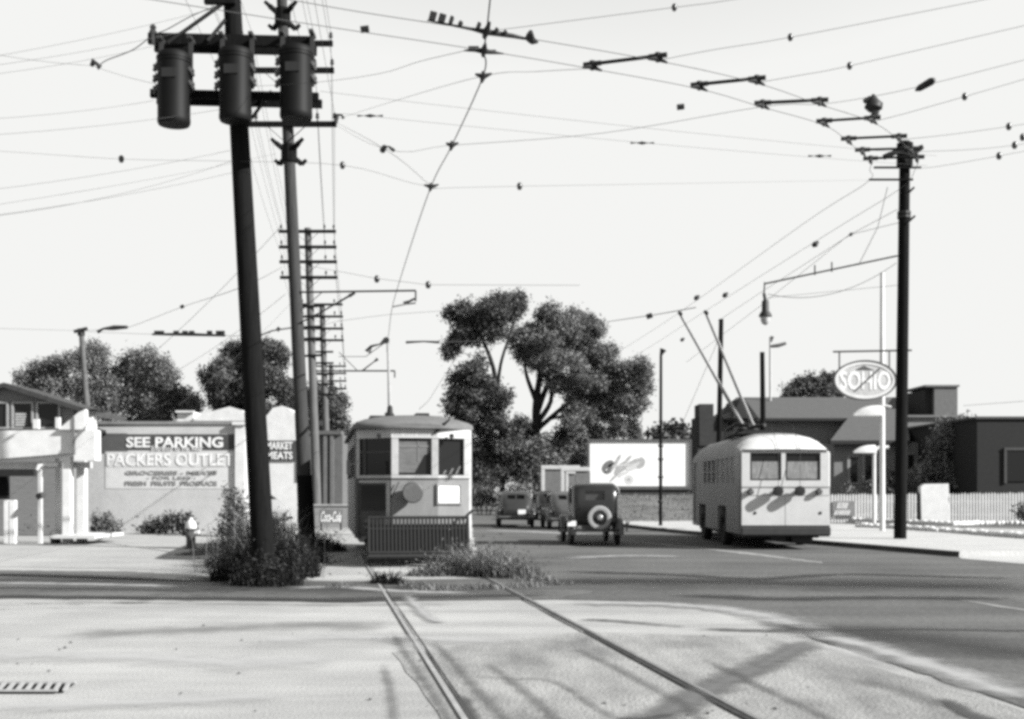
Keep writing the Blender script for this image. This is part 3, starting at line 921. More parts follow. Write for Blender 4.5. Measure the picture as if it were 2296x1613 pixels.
class Pole:
    def __init__(s, name, label, u0, vb, u1, v1, r0, r1, m, group=None, cat='utility pole'):
        s.D = EYE * F / (vb - HZ)
        s.base = P(u0, vb, s.D)
        s.top = P(u1, v1, s.D)
        s.t = thing(name, label, cat, s.base, 0, group)
        ax = s.top - s.base
        pts = [s.base + ax * (i / 12) for i in range(13)]
        pts[0] = pts[0] - Vector((0, 0, 0.05))
        rr = [r0 + (r1 - r0) * i / 12 for i in range(13)]
        MB().tube(pts, rr, 16).build('shaft', m, s.t, s.base, smooth=True)
        s.r0, s.r1 = r0, r1
    def at(s, z):
        k = (z - s.base.z) / (s.top.z - s.base.z)
        return s.base.lerp(s.top, k)
    def zv(s, v):
        return EYE + (HZ - v) * s.D / F
    def arm(s, v, x0, x1, h=0.11, w=0.10, pins=(), dy=-0.16, brace=True, m=None, sep=True, tilt=0.0, name='crossarm', dbl=False):
        z = s.zv(v); c = s.at(z)
        a, b = c + Vector((x0, dy, -tilt * x0)), c + Vector((x1, dy, -tilt * x1))
        mb = MB().beam(a, b, w, h)
        if dbl:
            mb.beam(a - Vector((0, 2 * dy, 0)), b - Vector((0, 2 * dy, 0)), w, h)
        if brace and x0 < -0.5 and x1 > 0.5:
            q = c + Vector((0, dy * 1.05, -0.5))
            mb.beam(c + Vector((-0.55, dy * 1.3, -0.02)), q, 0.03, 0.012).beam(c + Vector((0.55, dy * 1.3, -0.02)), q, 0.03, 0.012)
        if not sep:
            for x in pins:
                insulator(mb, a.lerp(b, (x - x0) / (x1 - x0)) + Vector((0, 0, h / 2)), 1.2)
        o = mb.build(name, m or M['wood_dark'], s.t, s.base)
        tips = []
        for x in pins:
            p = a.lerp(b, (x - x0) / (x1 - x0)) + Vector((0, 0, h / 2))
            if sep:
                im = MB(); insulator(im, p, 1.1)
                io = im.build('insulator', M['porcelain'], o, s.base)
            tips.append(p + Vector((0, 0, 0.2)))
        return tips

# the near black pole with three transformers
p1 = Pole('utility_pole', 'thickest and nearest black wooden pole, leaning left, carrying three transformers', 594, 1310, 517, -60, 0.20, 0.147, M['wood_dark'], 'roadside utility poles')
k1 = p1.D / F
def x1(u, v):
    return (u - U0) * k1 - p1.at(p1.zv(v)).x
for v, ua, ub, hh in ((100, 340, 706, 0.20), (222, 345, 718, 0.15)):
    p1.arm(v, x1(ua, v), x1(ub, v), h=hh * .88, w=0.09, dy=-0.18, brace=False, tilt=0.022, name='transformer_arm', dbl=True)
for a, b in ((P(500, 8, p1.D - .2), P(376, 97, p1.D - .25)), (P(505, 45, p1.D - .2), P(466, 92, p1.D - .25)), (P(565, 265, p1.D - .1), P(608, 205, p1.D + .1))):
    MB().beam(a, b, 0.05, 0.05).build('arm_brace', M['iron'], p1.t, p1.base)
p1.arm(12, -0.42, 0.1, h=0.12, dy=-0.2, brace=False, name='crossarm', pins=(-0.4, -0.25, -0.1))
a1_tip = P(343, 78, p1.D - .2)
im = MB(); im.tube([P(344, 100, p1.D - .2), a1_tip], [0.04, 0.05], 8); insulator(im, a1_tip - Vector((0, 0, .1)), 1.3)
im.build('insulator', M['porcelain'], p1.t, p1.base)

for u, vb, lab in ((390, 281, 'leftmost of the three black transformer tanks, hanging clear at the end of the arms'),
                   (528, 273, 'middle black transformer tank, hung directly on the thickest pole'),
                   (664, 268, 'rightmost black transformer tank, overlapping the slimmer grey pole')):
    D = p1.D - 0.50
    b = P(u, vb, D)
    t = thing('pole_transformer', lab, 'transformer', b, 0, 'transformers on the thickest pole')
    R, H = 0.268, 1.13
    mb = MB().lathe([(R * .93, 0), (R, 0.04), (R, 0.10), (R * .985, 0.12), (R * .985, H - 0.12), (R * 1.03, H - 0.11), (R * 1.03, H - .06)], (0, 0, 0), 'z', 28)
    mb.build('tank', M['black_paint'], t, smooth=True)
    MB().lathe([(R * 1.06, H - .059), (R * 1.06, H - .02), (R * .9, H + 0.05), (R * .4, H + .09), (0.05, H + .1)], (0, 0, 0), 'z', 28).build('lid', M['black_paint'], t, smooth=True)
    for sx in (-1, 1):
        hb = MB().beam((sx * R * .92, 0.12, H - .55), (sx * R * .92, 0.12, H + .34), 0.07, 0.03)
        hb.beam((sx * R * .92, -0.03, H + .33), (sx * R * .92, 0.30, H + .33), 0.07, 0.05)
        hb.build('hanger', mat('hanger steel', 0.03, 0.6, 0.2, 9) if 'hanger steel' not in bpy.data.materials else bpy.data.materials['hanger steel'], t)
    for j, (dx, zz) in enumerate(((-R * 1.0, H - .12), (-R * 1.02, H - .30), (-R * 1.02, H - .48), (R * 1.0, H - .20), (R * 1.02, H - .42))):
        sgn = -1 if dx < 0 else 1
        bm_ = MB()
        q0 = Vector((dx * .92, -0.02, zz)); dv = Vector((sgn * 0.5, 0, -0.8)).normalized()
        bm_.tube([q0, q0 + dv * .05, q0 + dv * .051, q0 + dv * .09, q0 + dv * .091, q0 + dv * .15], [0.05, 0.045, 0.07, 0.06, 0.042, 0.03], 8)
        bm_.build('bushing', M['porcelain'], t)
    MB().b2(-0.13, 0.10, -R - 0.006, -R + 0.04, H - .42, H - .27).build('name_plate', mat('plate grey', 0.015, 0.5, 0.2, 9) if 'plate grey' not in bpy.data.materials else bpy.data.materials['plate grey'], t)

# the slimmer pole behind it
p2 = Pole('utility_pole', 'slim tall grey pole just right of the thickest pole, its foot darker', 690, 1235, 630, -40, 0.19, 0.135, M['wood_mid'], 'roadside utility poles')
mb = MB(); q0 = p2.at(-0.02); q1 = p2.at(p2.zv(1066))
mb.tube([q0, q0.lerp(q1, .8), q1], [0.225, 0.21, 0.2], 16)
mb.build('dark_foot', M['wood_dark'], p2.t, p2.base, smooth=True)  # lower part of the shaft drawn darker, as a sleeve
T2 = []
for v in (103, 163, 283):
    T2.append(p2.arm(v, -1.33, 1.30, h=0.13, w=0.11, pins=(-1.25, -0.8, 0.8, 1.25), brace=True))
def xarm(pole, v, l, name='buck_arm'):
    c = pole.at(pole.zv(v))
    mb = MB()
    for s in (-1, 1):
        mb.beam(c + Vector((-0.42 * l, -0.35 * s * l, 0.30 * s * l)), c + Vector((0.42 * l, 0.35 * s * l, -0.30 * s * l)), 0.10, 0.10)
        for e in (-1, 1):
            q = c + Vector((0.42 * l * e, 0.35 * s * l * e, -0.30 * s * l * e))
            mb.tube([q, q + Vector((0.12 * e, -.05, 0.10))], [0.06, 0.045], 8)
    mb.tube([c - Vector((0, 0, .22)), c + Vector((0, 0, .22))], 0.21, 12)
    return mb.build(name, M['wood_dark'], pole.t, pole.base)
xarm(p2, 345, 0.7)
xarm(p2, 40, 0.7)
c = p2.at(p2.zv(690))
bt = P(932, 652, p2.D)
mb = MB().tube([p2.at(p2.zv(657)) + Vector((0.12, -.1, 0)), bt], 0.026, 8)
mb.tube([p2.at(p2.zv(700)) + Vector((.12, -.1, 0)), p2.at(p2.zv(657)).lerp(bt, .22)], 0.012, 6)
mb.tube([bt, bt - Vector((0, 0, .28))], 0.022, 6)
mb.build('bracket_arm', M['iron'], p2.t, p2.base)
mb = MB().tube([P(668, 727, p2.D - .15), P(735, 692, p2.D - .2), P(788, 661, p2.D - .25)], [0.02, 0.02, 0.03], 8)
mb.tube([P(783, 664, p2.D - .25), P(796, 657, p2.D - .27)], [0.05, 0.03], 8)
mb.build('lamp_arm', M['iron'], p2.t, p2.base)
mb = MB().tube([P(655, 735, p2.D - .1), P(610, 742, p2.D - .5), P(582, 753, p2.D - .6)], [0.02, 0.02, 0.02], 8)
mb.tube([P(627, 735, p2.D - .3), P(621, 742, p2.D - .3)], [0.05, 0.05], 8)
mb.build('bracket_arm', M['iron'], p2.t, p2.base)

# the receding row
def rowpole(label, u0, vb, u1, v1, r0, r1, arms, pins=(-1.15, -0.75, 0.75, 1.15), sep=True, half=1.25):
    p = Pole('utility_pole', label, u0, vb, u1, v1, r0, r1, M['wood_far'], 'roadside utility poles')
    tips = []
    for v in arms:
        tips.append(p.arm(v, -half, half, h=0.13, w=0.11, pins=pins, sep=sep))
    return p, tips
p3, T3 = rowpole('brown telegraph pole with four full crossarms, third in the receding row', 712, 1180, 690, 512, 0.20, 0.15, (521, 556, 589, 624))
mb = MB()
for v in (690, 712, 736, 762, 800):
    c = p3.at(p3.zv(v))
    MB().beam(c + Vector((-.5, -.16, 0)), c + Vector((.5, -.16, .05)), .09, .10).build('short_arm', M['wood_dark'], p3.t, p3.base)

e = P(885, 832, p3.D)
mb = MB().tube([p3.at(p3.zv(832)), e], 0.035, 8).tube([e, e - Vector((0, 0, .3))], 0.03, 6)
mb.tube([P(760, 790, p3.D - .2), P(800, 830, p3.D - .2)], 0.02, 6)
mb.build('bracket_arm', M['iron'], p3.t, p3.base)
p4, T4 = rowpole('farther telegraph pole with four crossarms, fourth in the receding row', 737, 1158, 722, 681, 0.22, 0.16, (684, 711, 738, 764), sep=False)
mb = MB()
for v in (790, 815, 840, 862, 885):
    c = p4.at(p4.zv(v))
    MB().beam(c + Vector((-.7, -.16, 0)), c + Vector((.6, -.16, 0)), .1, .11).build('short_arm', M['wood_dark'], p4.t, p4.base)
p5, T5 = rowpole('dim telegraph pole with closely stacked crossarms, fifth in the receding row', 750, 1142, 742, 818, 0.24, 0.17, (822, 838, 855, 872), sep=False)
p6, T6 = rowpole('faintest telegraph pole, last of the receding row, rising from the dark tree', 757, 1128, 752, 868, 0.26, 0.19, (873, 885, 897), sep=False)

# leaning post at the left and posts on the right
pl = Pole('utility_pole', 'leaning bare wooden post rising behind the filling station canopy', 216, 1186, 182, 742, 0.14, 0.10, M['wood_far'])
mb = MB(); c = pl.top
mb.beam(c + Vector((-.25, -.1, -.05)), c + Vector((.28, -.1, .08)), .12, .12).tube([c + Vector((0, 0, -.2)), c + Vector((0, 0, .08))], .15, 10)
mb.build('pole_cap', M['iron'], pl.t, pl.base)

pr = Pole('utility_pole', 'stout dark pole on the right-hand sidewalk beside the white lamp mast', 2018, 1218, 2029, 318, 0.185, 0.155, M['wood_dark'], 'right side wooden poles')
kr = pr.D / F
tr_ = []
for v, a, b in ((380, 1955, 2060), (407, 1944, 2042)):
    z = pr.zv(v); c = pr.at(z)
    tr_.append(pr.arm(v, (a - U0) * kr - c.x, (b - U0) * kr - c.x, h=0.05, w=0.07, pins=(), dy=-0.2, brace=False))
mb = MB()
mb.beam(P(1984, 352, pr.D - .35), P(2034, 330, pr.D - .1), .16, .16)
mb.beam(P(2026, 362, pr.D - .25), P(2066, 330, pr.D + .3), .13, .13)
mb.tube([pr.at(pr.zv(322)), pr.at(pr.zv(372))], .24, 12)
mb.build('buck_arm', M['wood_dark'], pr.t, pr.base)
for v in (478, 487):
    c = pr.at(pr.zv(v))
    MB().tube([c - Vector((0, 0, .04)), c + Vector((0, 0, .04))], .2, 12).build('pole_band', M['iron'], pr.t, pr.base)
for (a, b) in (((2030, 440), (2050, 420)), ((2034, 500), (2052, 484))):
    MB().tube([P(*a, pr.D - .2), P(*b, pr.D - .3)], [.04, .03], 8).build('wire_clamp', M['iron'], pr.t, pr.base)
e = P(1713, 637, pr.D - .25)
mb = MB().tube([P(2012, 574, pr.D - .1), e], 0.026, 8)
mb.tube([e + Vector((.02, 0, .05)), e - Vector((0, 0, .3))], .022, 6)
mb.build('lamp_bracket', M['iron'], pr.t, pr.base)
for (u, v, d) in ((1827, 607, 2), (1865, 600, 2)):
    MB().tube([P(u, v + 10, pr.D - .2), P(u, v - 12, pr.D - .2)], .022, 6).build('bracket_clamp', M['iron'], pr.t, pr.base)
# pendant lamp
b = P(1716, 728, pr.D - .25)
t = thing('pendant_lamp', 'dark pendant street lamp with glass bowl hanging from the bracket of the right pole', 'street lamp', b)
MB().tube([e - b - Vector((0, 0, .28)), Vector((0, 0, .72))], .05, 8).build('stem', M['iron'], t)
MB().lathe([(.05, .75), (.105, .68), (.11, .40), (.17, .32), (.20, .24), (.16, .22)], (0, 0, 0), 'z', 16).build('housing', M['iron'], t, smooth=True)
MB().lathe([(.02, -.02), (.09, .02), (.13, .10), (.15, .22)], (0, 0, 0), 'z', 16).build('bowl', mat('frosted bowl', .45, .3, .1, 4), t, smooth=True)

def lamppost(label, u, vb, vt, uh, vh, name='lamp_post', m=None, r=.075):
    p = Pole(name, label, u, vb, u + 1, vt, r, r * .75, m or M['wood_dark'], None, 'lamp post')
    h = P(uh, vh, p.D)
    mb = MB().tube([p.top, p.top.lerp(h, .45), h], [r * .8, .09, .14], 10)
    mb.build('lamp_head', M['iron'], p.t, p.base, smooth=True)
    return p
pp = lamppost('slim dark lamp post standing in front of the billboard', 1481, 1186, 796, 1487, 784)
for v in (1000, 1030, 1070, 1125):
    c = pp.at(pp.zv(v)); MB().lathe([(.10, -.05), (.12, 0), (.10, .05)], c, 'z', 10).build('collar', M['iron'], pp.t, pp.base)
Pole('utility_pole', 'plain dark wooden post rising behind the left side of the trolleybus roof', 1609, 1168, 1617, 716, .15, .12, M['wood_dark'], 'right side wooden poles')
Pole('utility_pole', 'short thick dark post above the rear of the trolleybus roof', 1713, 1163, 1709, 790, .17, .13, M['wood_dark'], 'right side wooden poles')
pg = Pole('lamp_post', 'thin pale lamp standard with a side arm behind the trolleybus', 1728, 1152, 1727, 756, .09, .07, mat('pale post', .42, .7, .15, 4), None, 'lamp post')
mb = MB().tube([P(1727, 777, pg.D), P(1745, 775, pg.D), P(1762, 770, pg.D)], [.10, .13, .10], 8)
mb.tube([P(1728, 768, pg.D), P(1732, 755, pg.D)], [.07, .12], 8)
mb.build('lamp_head', mat('lamp grey', .10, .6, .1, 5), pg.t, pg.base)

# ------------------------------------------------------------------ overhead wires
WZ = 5.8
GA = 'trolleybus overhead'
A_uv = [(-200, -90), (250, -15), (718, 58), (1049, 108), (1328, 155), (1568, 200), (1710, 241), (1848, 281), (1903, 320), (1934, 345), (1952, 364), (1950, 382), (1942, 411), (1800, 503), (1525, 700), (1400, 781), (1270, 862), (1200, 905)]
B_uv = [(-200, -180), (300, -70), (735, 15), (1090, 71), (1475, 137), (1697, 187), (1838, 235), (1956, 274), (2016, 315), (2044, 342), (2056, 361), (2052, 380), (2016, 425), (1860, 522), (1583, 697), (1440, 789), (1300, 872), (1225, 912)]
A3 = [Zp(u, v, WZ) for u, v in A_uv]; B3 = [Zp(u, v, WZ) for u, v in B_uv]
wire('trolley_wire', smooth_path(A3, 6), 0.0036, 'left wire of the trolleybus pair, crossing the sky and curving back to the trolleybus', 'trolley wire', M['wire'], GA)
wire('trolley_wire', smooth_path(B3, 6), 0.0036, 'right wire of the trolleybus pair, outer line of the curve near the right pole', 'trolley wire', M['wire'], GA)
def lerpuv(L, i):
    return Zp(L[i][0], L[i][1], WZ)
names = ['longest, nearest wooden spacer bar of the bus wires, beside the streetcar wire', 'second spacer bar from the left along the bus wires', 'third spacer bar along the bus wires, joined to the cross span',
         'spacer bar just below the dark hanging fitting', 'spacer bar level with the top of the right pole', 'short spacer bar at the left of the right pole top', 'shortest spacer bar, tucked against the right pole top']
for j, i in enumerate(range(4, 11)):
    a, b = lerpuv(A_uv, i), lerpuv(B_uv, i)
    t = thing('spacer_bar', names[j], 'spacer bar', a.lerp(b, .5), 0, 'spacer bars of the bus wires')
    o_ = a.lerp(b, .5)
    d = (b - a).normalized()
    fw = (A3[i + 1] - A3[i - 1]).normalized()
    up = Vector((0, 0, .05))
    rb = .016 if j > 2 else .019
    MB().tube([a + up, b + up], rb, 8).build('bar', M['wood_dark'], t, o_)
    for q in (a, b):
        cm = MB().tube([q + up * 1.6, q - up * .2], [.03, .022], 8)
        cm.tube([q - fw * .11 - Vector((0, 0, .0)), q - fw * .04 + up * .3, q + fw * .04 + up * .3, q + fw * .11], [.010, .022, .022, .010], 6)
        cm.tube([q + up - d * .09, q + up + d * .09], .027, 8)
        cm.build('wire_clamp', M['iron'], t, o_)

# streetcar wire
T_uv = [(1110, -120, 5.85), (1098, 8, 5.85), (1091, 72, 5.84), (1085, 115, 5.83), (1083, 172, 5.82), (1013, 327, 5.8), (966, 420, 5.8), (915, 570, 5.75), (880, 687, 5.7), (872, 745, 5.65), (868, 765, 5.62)]
T3p = [Zp(*q) for q in T_uv]
wire('trolley_wire', smooth_path(T3p, 6), 0.007, 'single streetcar wire descending the middle of the sky to the streetcar pole', 'trolley wire', M['iron'])
def fitting(label, pts, r, name='wire_fitting', extra=None):
    o = Vector(pts[0])
    mb = MB().tube(pts, r, 8)
    if extra:
        extra(mb)
    return tag(mb.build(name, M['iron'], None, o), label, 'wire fitting', 'fittings on the overhead wires')
# crossing frogs
def frog1(mb):
    a, b = Zp(968, 46, WZ), Zp(1150, 80, WZ)
    for i in range(9):
        if i in (4,): continue
        p = a.lerp(b, i / 9)
        mb.beam(p, p + Vector((.02, 0, (.075, .07, .06, .03, 0, .05, .055, .03, .02)[i])), .06, .03)
    mb.tube([Zp(1098, 50, WZ + .05), Zp(1090, 72, WZ), Zp(1086, 84, WZ)], [.012, .035, .02], 8)
fitting('long insulated crossing frog where the near bus wire passes over the streetcar wire', [Zp(958, 46, WZ), Zp(1060, 66, WZ), Zp(1090, 72, WZ), Zp(1150, 81, WZ), Zp(1200, 92, WZ)], [.006, .016, .03, .022, .006], 'crossing_frog', frog1)
def frog2(mb):
    mb.tube([Zp(1088, 98, WZ), Zp(1085, 113, WZ), Zp(1083, 126, WZ)], [.012, .034, .016], 8)
    mb.box(Zp(1062, 110, WZ + .02), (.10, .03, .045))
    mb.box(Zp(1105, 117, WZ + .02), (.06, .03, .035))
fitting('shorter crossing frog on the streetcar wire below the long one', [Zp(1040, 114, WZ), Zp(1065, 112, WZ), Zp(1085, 115, WZ), Zp(1130, 121, WZ)], [.006, .022, .03, .006], 'crossing_frog', frog2)
fitting('small dark clamp standing on the bus wire right of the long crossing frog', [Zp(1190, 72, WZ), Zp(1188, 84, WZ), Zp(1194, 92, WZ), Zp(1206, 95, WZ)], [.02, .045, .035, .01])
for (u, v, z, s, lab) in ((1083, 173, 5.82, 1, 'three armed hanger where the highest cross span meets the streetcar wire'), (1013, 327, 5.8, .9, 'small hanger where the middle cross span meets the streetcar wire'),
                       (966, 420, 5.8, 1.2, 'bulky hanger where the lowest cross span meets the streetcar wire')):
    c = Zp(u, v, z)
    fitting(lab, [c + Vector((-.08 * s, 0, .03)), c + Vector((-.02, 0, .01)), c + Vector((.02, 0, .01)), c + Vector((.09 * s, 0, .035))], [.010, .028, .028, .010], 'wire_hanger',
            lambda mb: mb.tube([c + Vector((.0, 0, .06)), c, c + Vector((-.015, 0, -.06))], [.012, .034, .012], 8))
# span wires and pull-offs
def ball(uvz, label, s=1.0):
    c = Zp(*uvz) if uvz[2] < 20 else P(uvz[0], uvz[1], uvz[2])
    k = c.y / 12.5 * .8
    o = MB().lathe([(.02 * k, -.045 * k), (.034 * k, -.02 * k), (.036 * k, .02 * k), (.018 * k, .045 * k)], c, 'z', 12)
    o = o.build('strain_insulator', M['porcelain'], None, c, smooth=True)
    return tag(o, label, 'strain insulator', 'strain insulators on the span wires')
SP = 'span wires over the crossing'
wz = M['wire']
def span(pts, lab, r=.0028):
    pp_ = [Zp(*p) if not isinstance(p, Vector) else p for p in pts]
    return wire('span_wire', smooth_path(pp_, 5) if len(pp_) > 2 else sag_pts(pp_[0], pp_[1], .05), r, lab, 'span wire', wz, SP)
span([(1091, 71, 5.82), (1192, 58, 5.95), (1512, 17, 6.2), (1640, 0, 6.3), (2000, -60, 6.6)], 'pull-off wire from the long crossing frog to the top edge')
ball((1512, 17, 6.2), 'strain insulator at the very top of the sky, right of the long crossing frog')
span([(1475, 136, 5.84), (1600, 112, 5.95), (1772, 84, 6.1), (2123, 16, 6.4), (2330, -25, 6.6)], 'pull-off wire rising right from the longest spacer bar')
ball((1772, 84, 6.1), 'strain insulator on the pull-off wire of the longest spacer bar')
span([(1697, 186, 5.84), (1800, 168, 5.9), (1905, 148, 6.0), (2296, 58, 6.4), (2420, 30, 6.5)], 'pull-off wire rising right from the second spacer bar')
ball((1905, 148, 6.0), 'strain insulator on the pull-off wire of the second spacer bar')
span([p2.at(p2.zv(283)) + Vector((1.3, 0, 0)), (862, 334, 5.9), (1013, 326, 5.82), (1350, 299, 5.84), (1708, 240, 5.84), (1840, 234, 5.84), (1960, 216, 5.95), (2080, 190, 6.05), (2296, 135, 6.3), (2450, 95, 6.5)], 'middle cross span through the third spacer bar to the right edge')
span([(1956, 274, 5.84), (2040, 252, 5.9), (2163, 217, 6.0), (2296, 178, 6.2), (2450, 130, 6.4)], 'pull-off wire rising right from the spacer bar under the dark fitting')
ball((2163, 217, 6.0), 'strain insulator above and right of the right pole top')
span([(2016, 314, 5.84), (2130, 302, 5.9), (2262, 284, 6.0), (2450, 255, 6.2)], 'pull-off wire passing behind the top of the right pole')
ball((2262, 284, 6.0), 'upper strain insulator near the right edge')
span([(2044, 341, 5.84), (2170, 336, 5.9), (2275, 326, 6.0), (2450, 300, 6.2)], 'pull-off wire level with the shoulder of the right pole')
ball((2275, 326, 6.0), 'middle strain insulator near the right edge')
span([(2052, 378, 5.84), (2100, 374, 5.88), (2240, 350, 6.0), (2450, 310, 6.2)], 'lowest pull-off wire leaving the right pole to the right')
ball((2240, 350, 6.0), 'lower strain insulator near the right edge')
ball((2293, 308, 6.0), 'large dark insulator cut by the right edge')
c1, c2 = Zp(2062, 198, 6.04), Zp(2088, 183, 6.07)
fitting('thick dark strain clamp on the middle cross span at the upper right', [c1 + (c1 - c2) * .35, c1, c2, c2 + (c2 - c1) * .3], [.012, .038, .045, .02], 'strain_clamp')
hp = Zp(1958, 216, 5.95)
t = thing('hanging_fitting', 'dark lump of a feeder fitting hanging from the middle cross span above the right pole', 'wire fitting', hp)
MB().tube([(0, 0, .02), (0, 0, -.05), (0.012, 0, -.09), (0, 0, -.13), (0, 0, -.17)], [.015, .06, .095, .10, .05], 10).build('fitting_body', M['iron'], t, smooth=True)
MB().lathe([(.035, -.22), (.05, -.17)], (.02, 0, 0), 'z', 10).build('fitting_bell', M['porcelain'], t)
MB().tube([(-.1, 0, -.06), (-.03, 0, -.02)], .03, 6).build('fitting_arm', M['iron'], t)
F1 = [T2[2][3] - Vector((0, 0, .15)), (900, 222, 7.4), (1083, 171, 5.84), (1200, 161, 5.84), (1328, 154, 5.84)]
span(F1, 'highest cross span from the slim pole to the longest spacer bar')
span([P(540, 196, p1.D), (718, 184, 7.6), (853, 165, 6.8), (938, 139, 6.2), (1043, 114, 5.84)], 'sagging feed wire from the thickest pole to the shorter crossing frog')
span([P(-300, 325, 17), P(10, 340, 19), P(272, 357, 21), P(520, 362, p1.D), (768, 371, 6.4), (966, 419, 5.82), (1165, 418, 6.0), P(1948, 404, pr.D - .2)], 'lowest cross span, reaching from the left edge past two poles to the right pole')
ball((272, 357, 21.0), 'round strain insulator alone in the left sky')
ball((768, 371, 6.4), 'strain insulator just right of the slim pole')
ball((1165, 418, 6.0), 'strain insulator on the lowest cross span in the middle of the sky')
span([T2[2][3] - Vector((0, 0, .2)), (862, 334, 6.3), (966, 417, 5.84)], 'guy wire slanting from the slim pole arm down to the bulky hanger', .0035)
fitting('hooked insulator hanging at the left end of the middle cross span', [Zp(858, 337, 5.9), Zp(862, 330, 5.9), Zp(872, 329, 5.9), Zp(882, 337, 5.9)], [.04, .03, .012, .025], 'strain_clamp')
fitting('hooked clamp at the tip of the lowest crossarm of the slim pole', [P(752, 275, p2.D - .2), P(757, 258, p2.D - .2), P(766, 258, p2.D - .2), P(770, 266, p2.D - .2)], [.06, .05, .03, .04], 'strain_clamp')
for (u, v, lab) in ((818, 67, 'cube-like clamp on the bus wire at the upper middle of the sky'), (1526, 241, 'small blurred clamp between the second and third spacer bars')):
    c = Zp(u, v, 6.1)
    fitting(lab, [c + Vector((-.04, 0, 0)), c + Vector((.04, 0, .01))], [.035, .035])
for (u, lab) in ((830, 'row of three tiny clips hanging right of the slim pole arm'), (1440, 'row of three tiny clips in the open sky above the streetcar'), (1838, 'row of three tiny clips left of the right pole top')):
    v = {830: 260, 1440: 321, 1838: 350}[u]
    c = Zp(u, v, 7.5)
    fitting(lab, [c + Vector((-.2, 0, 0)), c + Vector((-.1, 0, 0)), c + Vector((-.04, 0, 0)), c, c + Vector((.04, 0, 0)), c + Vector((.1, 0, 0)), c + Vector((.2, 0, 0))], [.018, .004, .02, .03, .02, .004, .018])
# faint wires crossing the right of the sky
for i, (a, b) in enumerate((((718, 205, 8), (2100, 350, 9)), ((770, 255, 8), (2080, 372, 9)))):
    span([Zp(*a), Zp(*b)], ['faint upper wire slanting across the middle sky toward the right pole', 'faint lower wire slanting across the middle sky toward the right pole'][i], .003)

# left-hand wires
LG = 'wires leaving to the left'
def lw(a, b, lab, r=.0030, sag=.08):
    wire('line_wire', sag_pts(a, b, sag, 12), r, lab, 'line wire', M['wire_far'], LG)
D1 = p1.D
lw(P(-250, 190, 16), P(343, 104, D1), 'wire from the left edge to the tip of the upper transformer arm')
lw(P(-250, 165, 16), P(500, 14, D1), 'highest wire from the left edge to the top of the thickest pole')
lw(P(-250, 175, 16.5), P(440, 64, D1), 'second highest wire on the left, passing above the transformers')
lw(P(-250, 70, 16), P(213, 148, D1 - 1), 'wire falling from the left edge to the dark clamp left of the transformers')
lw(P(213, 150, D1 - 1), P(480, 205, D1 + 1), 'faint wire slanting from the left clamp down behind the transformers')
wire('jumper_wire', smooth_path([a1_tip, P(305, 108, D1 - .3), P(275, 122, D1 - .4), P(240, 135, D1 - .6), P(222, 147, D1 - .9)], 5), .009, 'looping jumper from the left transformer arm tip to the dark clamp', 'line wire', M['iron'], LG)
wire('jumper_wire', smooth_path([a1_tip, P(375, 66, D1 - .3), P(430, 36, D1 - .3), P(495, 10, D1 - .2)], 5), .008, 'jumper rising from the left arm tip to the top of the thickest pole', 'line wire', M['iron'], LG)
c = P(213, 146, D1 - 1)
fitting('dark double clamp hanging in the sky left of the transformers', [c + Vector((-.06, 0, -.02)), c + Vector((-.02, 0, .06)), c + Vector((.03, 0, .02)), c + Vector((.06, 0, -.03)), c + Vector((.10, 0, .0))], [.03, .055, .025, .05, .02], 'strain_clamp')
lw(P(-250, 275, 16), P(345, 226, D1), 'wire from the left edge to the lower transformer arm')
lw(P(-250, 315, 16), P(500, 245, D1), 'wire passing just under the leftmost transformer')
lw(P(-250, 450, 16), P(515, 338, D1), 'upper wire of the lower left bundle meeting the thickest pole')
lw(P(-250, 495, 16), P(618, 345, p2.D), 'second wire of the lower left bundle, running on to the slim pole')
lw(P(-250, 505, 16), P(518, 362, D1), 'third wire of the lower left bundle, sagging most', sag=.2)
lw(P(-250, 512, 16), P(520, 388, D1), 'lowest wire of the left bundle')
lw(P(630, 508, p2.D), P(205, 905, 39), 'service drop slanting from the slim pole down to the filling station roof', sag=.25, r=.006)
lw(P(640, 660, p2.D), P(330, 865, 44), 'thin service drop from the slim pole toward the left trees', sag=.2, r=.005)
lw(P(690, 640, p3.D), P(400, 910, 46), 'lowest service drop running to the painted building', sag=.2, r=.005)
# low left span with its clamps
zl = 33
lw(P(-250, 730, 30), P(182, 742, pl.D), 'span from the left edge to the head of the leaning post', sag=0, r=.006)
wire('span_wire', smooth_path([P(184, 742, pl.D), P(225, 740, 38), P(282, 736, 36), P(410, 688, zl), P(540, 645, D1 + 2), P(632, 600, p2.D)], 5), .006, 'span from the leaning post up to the slim pole', 'span wire', M['wire_far'], SP)
wire('span_wire', smooth_path([P(184, 744, pl.D), P(345, 750, 37), P(500, 753, 33), P(582, 753, p2.D - .6)], 5), .006, 'low nearly level span between the leaning post and the slim pole', 'span wire', M['wire_far'], SP)
fitting('double clamp right of the head of the leaning post', [P(219, 745, 38), P(232, 737, 38), P(255, 735, 37), P(284, 734, 36)], [.06, .03, .075, .05], 'strain_clamp')
fitting('dark dot on the span rising right of the leaning post', [P(405, 690, zl), P(412, 686, zl)], [.05, .05], 'strain_clamp')
def bumps(mb):
    for u in (352, 362, 395, 415, 430, 470, 490, 498):
        mb.box(P(u, 747, 34.5), (.14, .1, .12))
fitting('long low insulated fitting hung across the sky left of the thickest pole', [P(342, 750, 36), P(420, 750, 34.5), P(504, 753, 33)], [.03, .05, .03], 'crossing_frog', bumps)

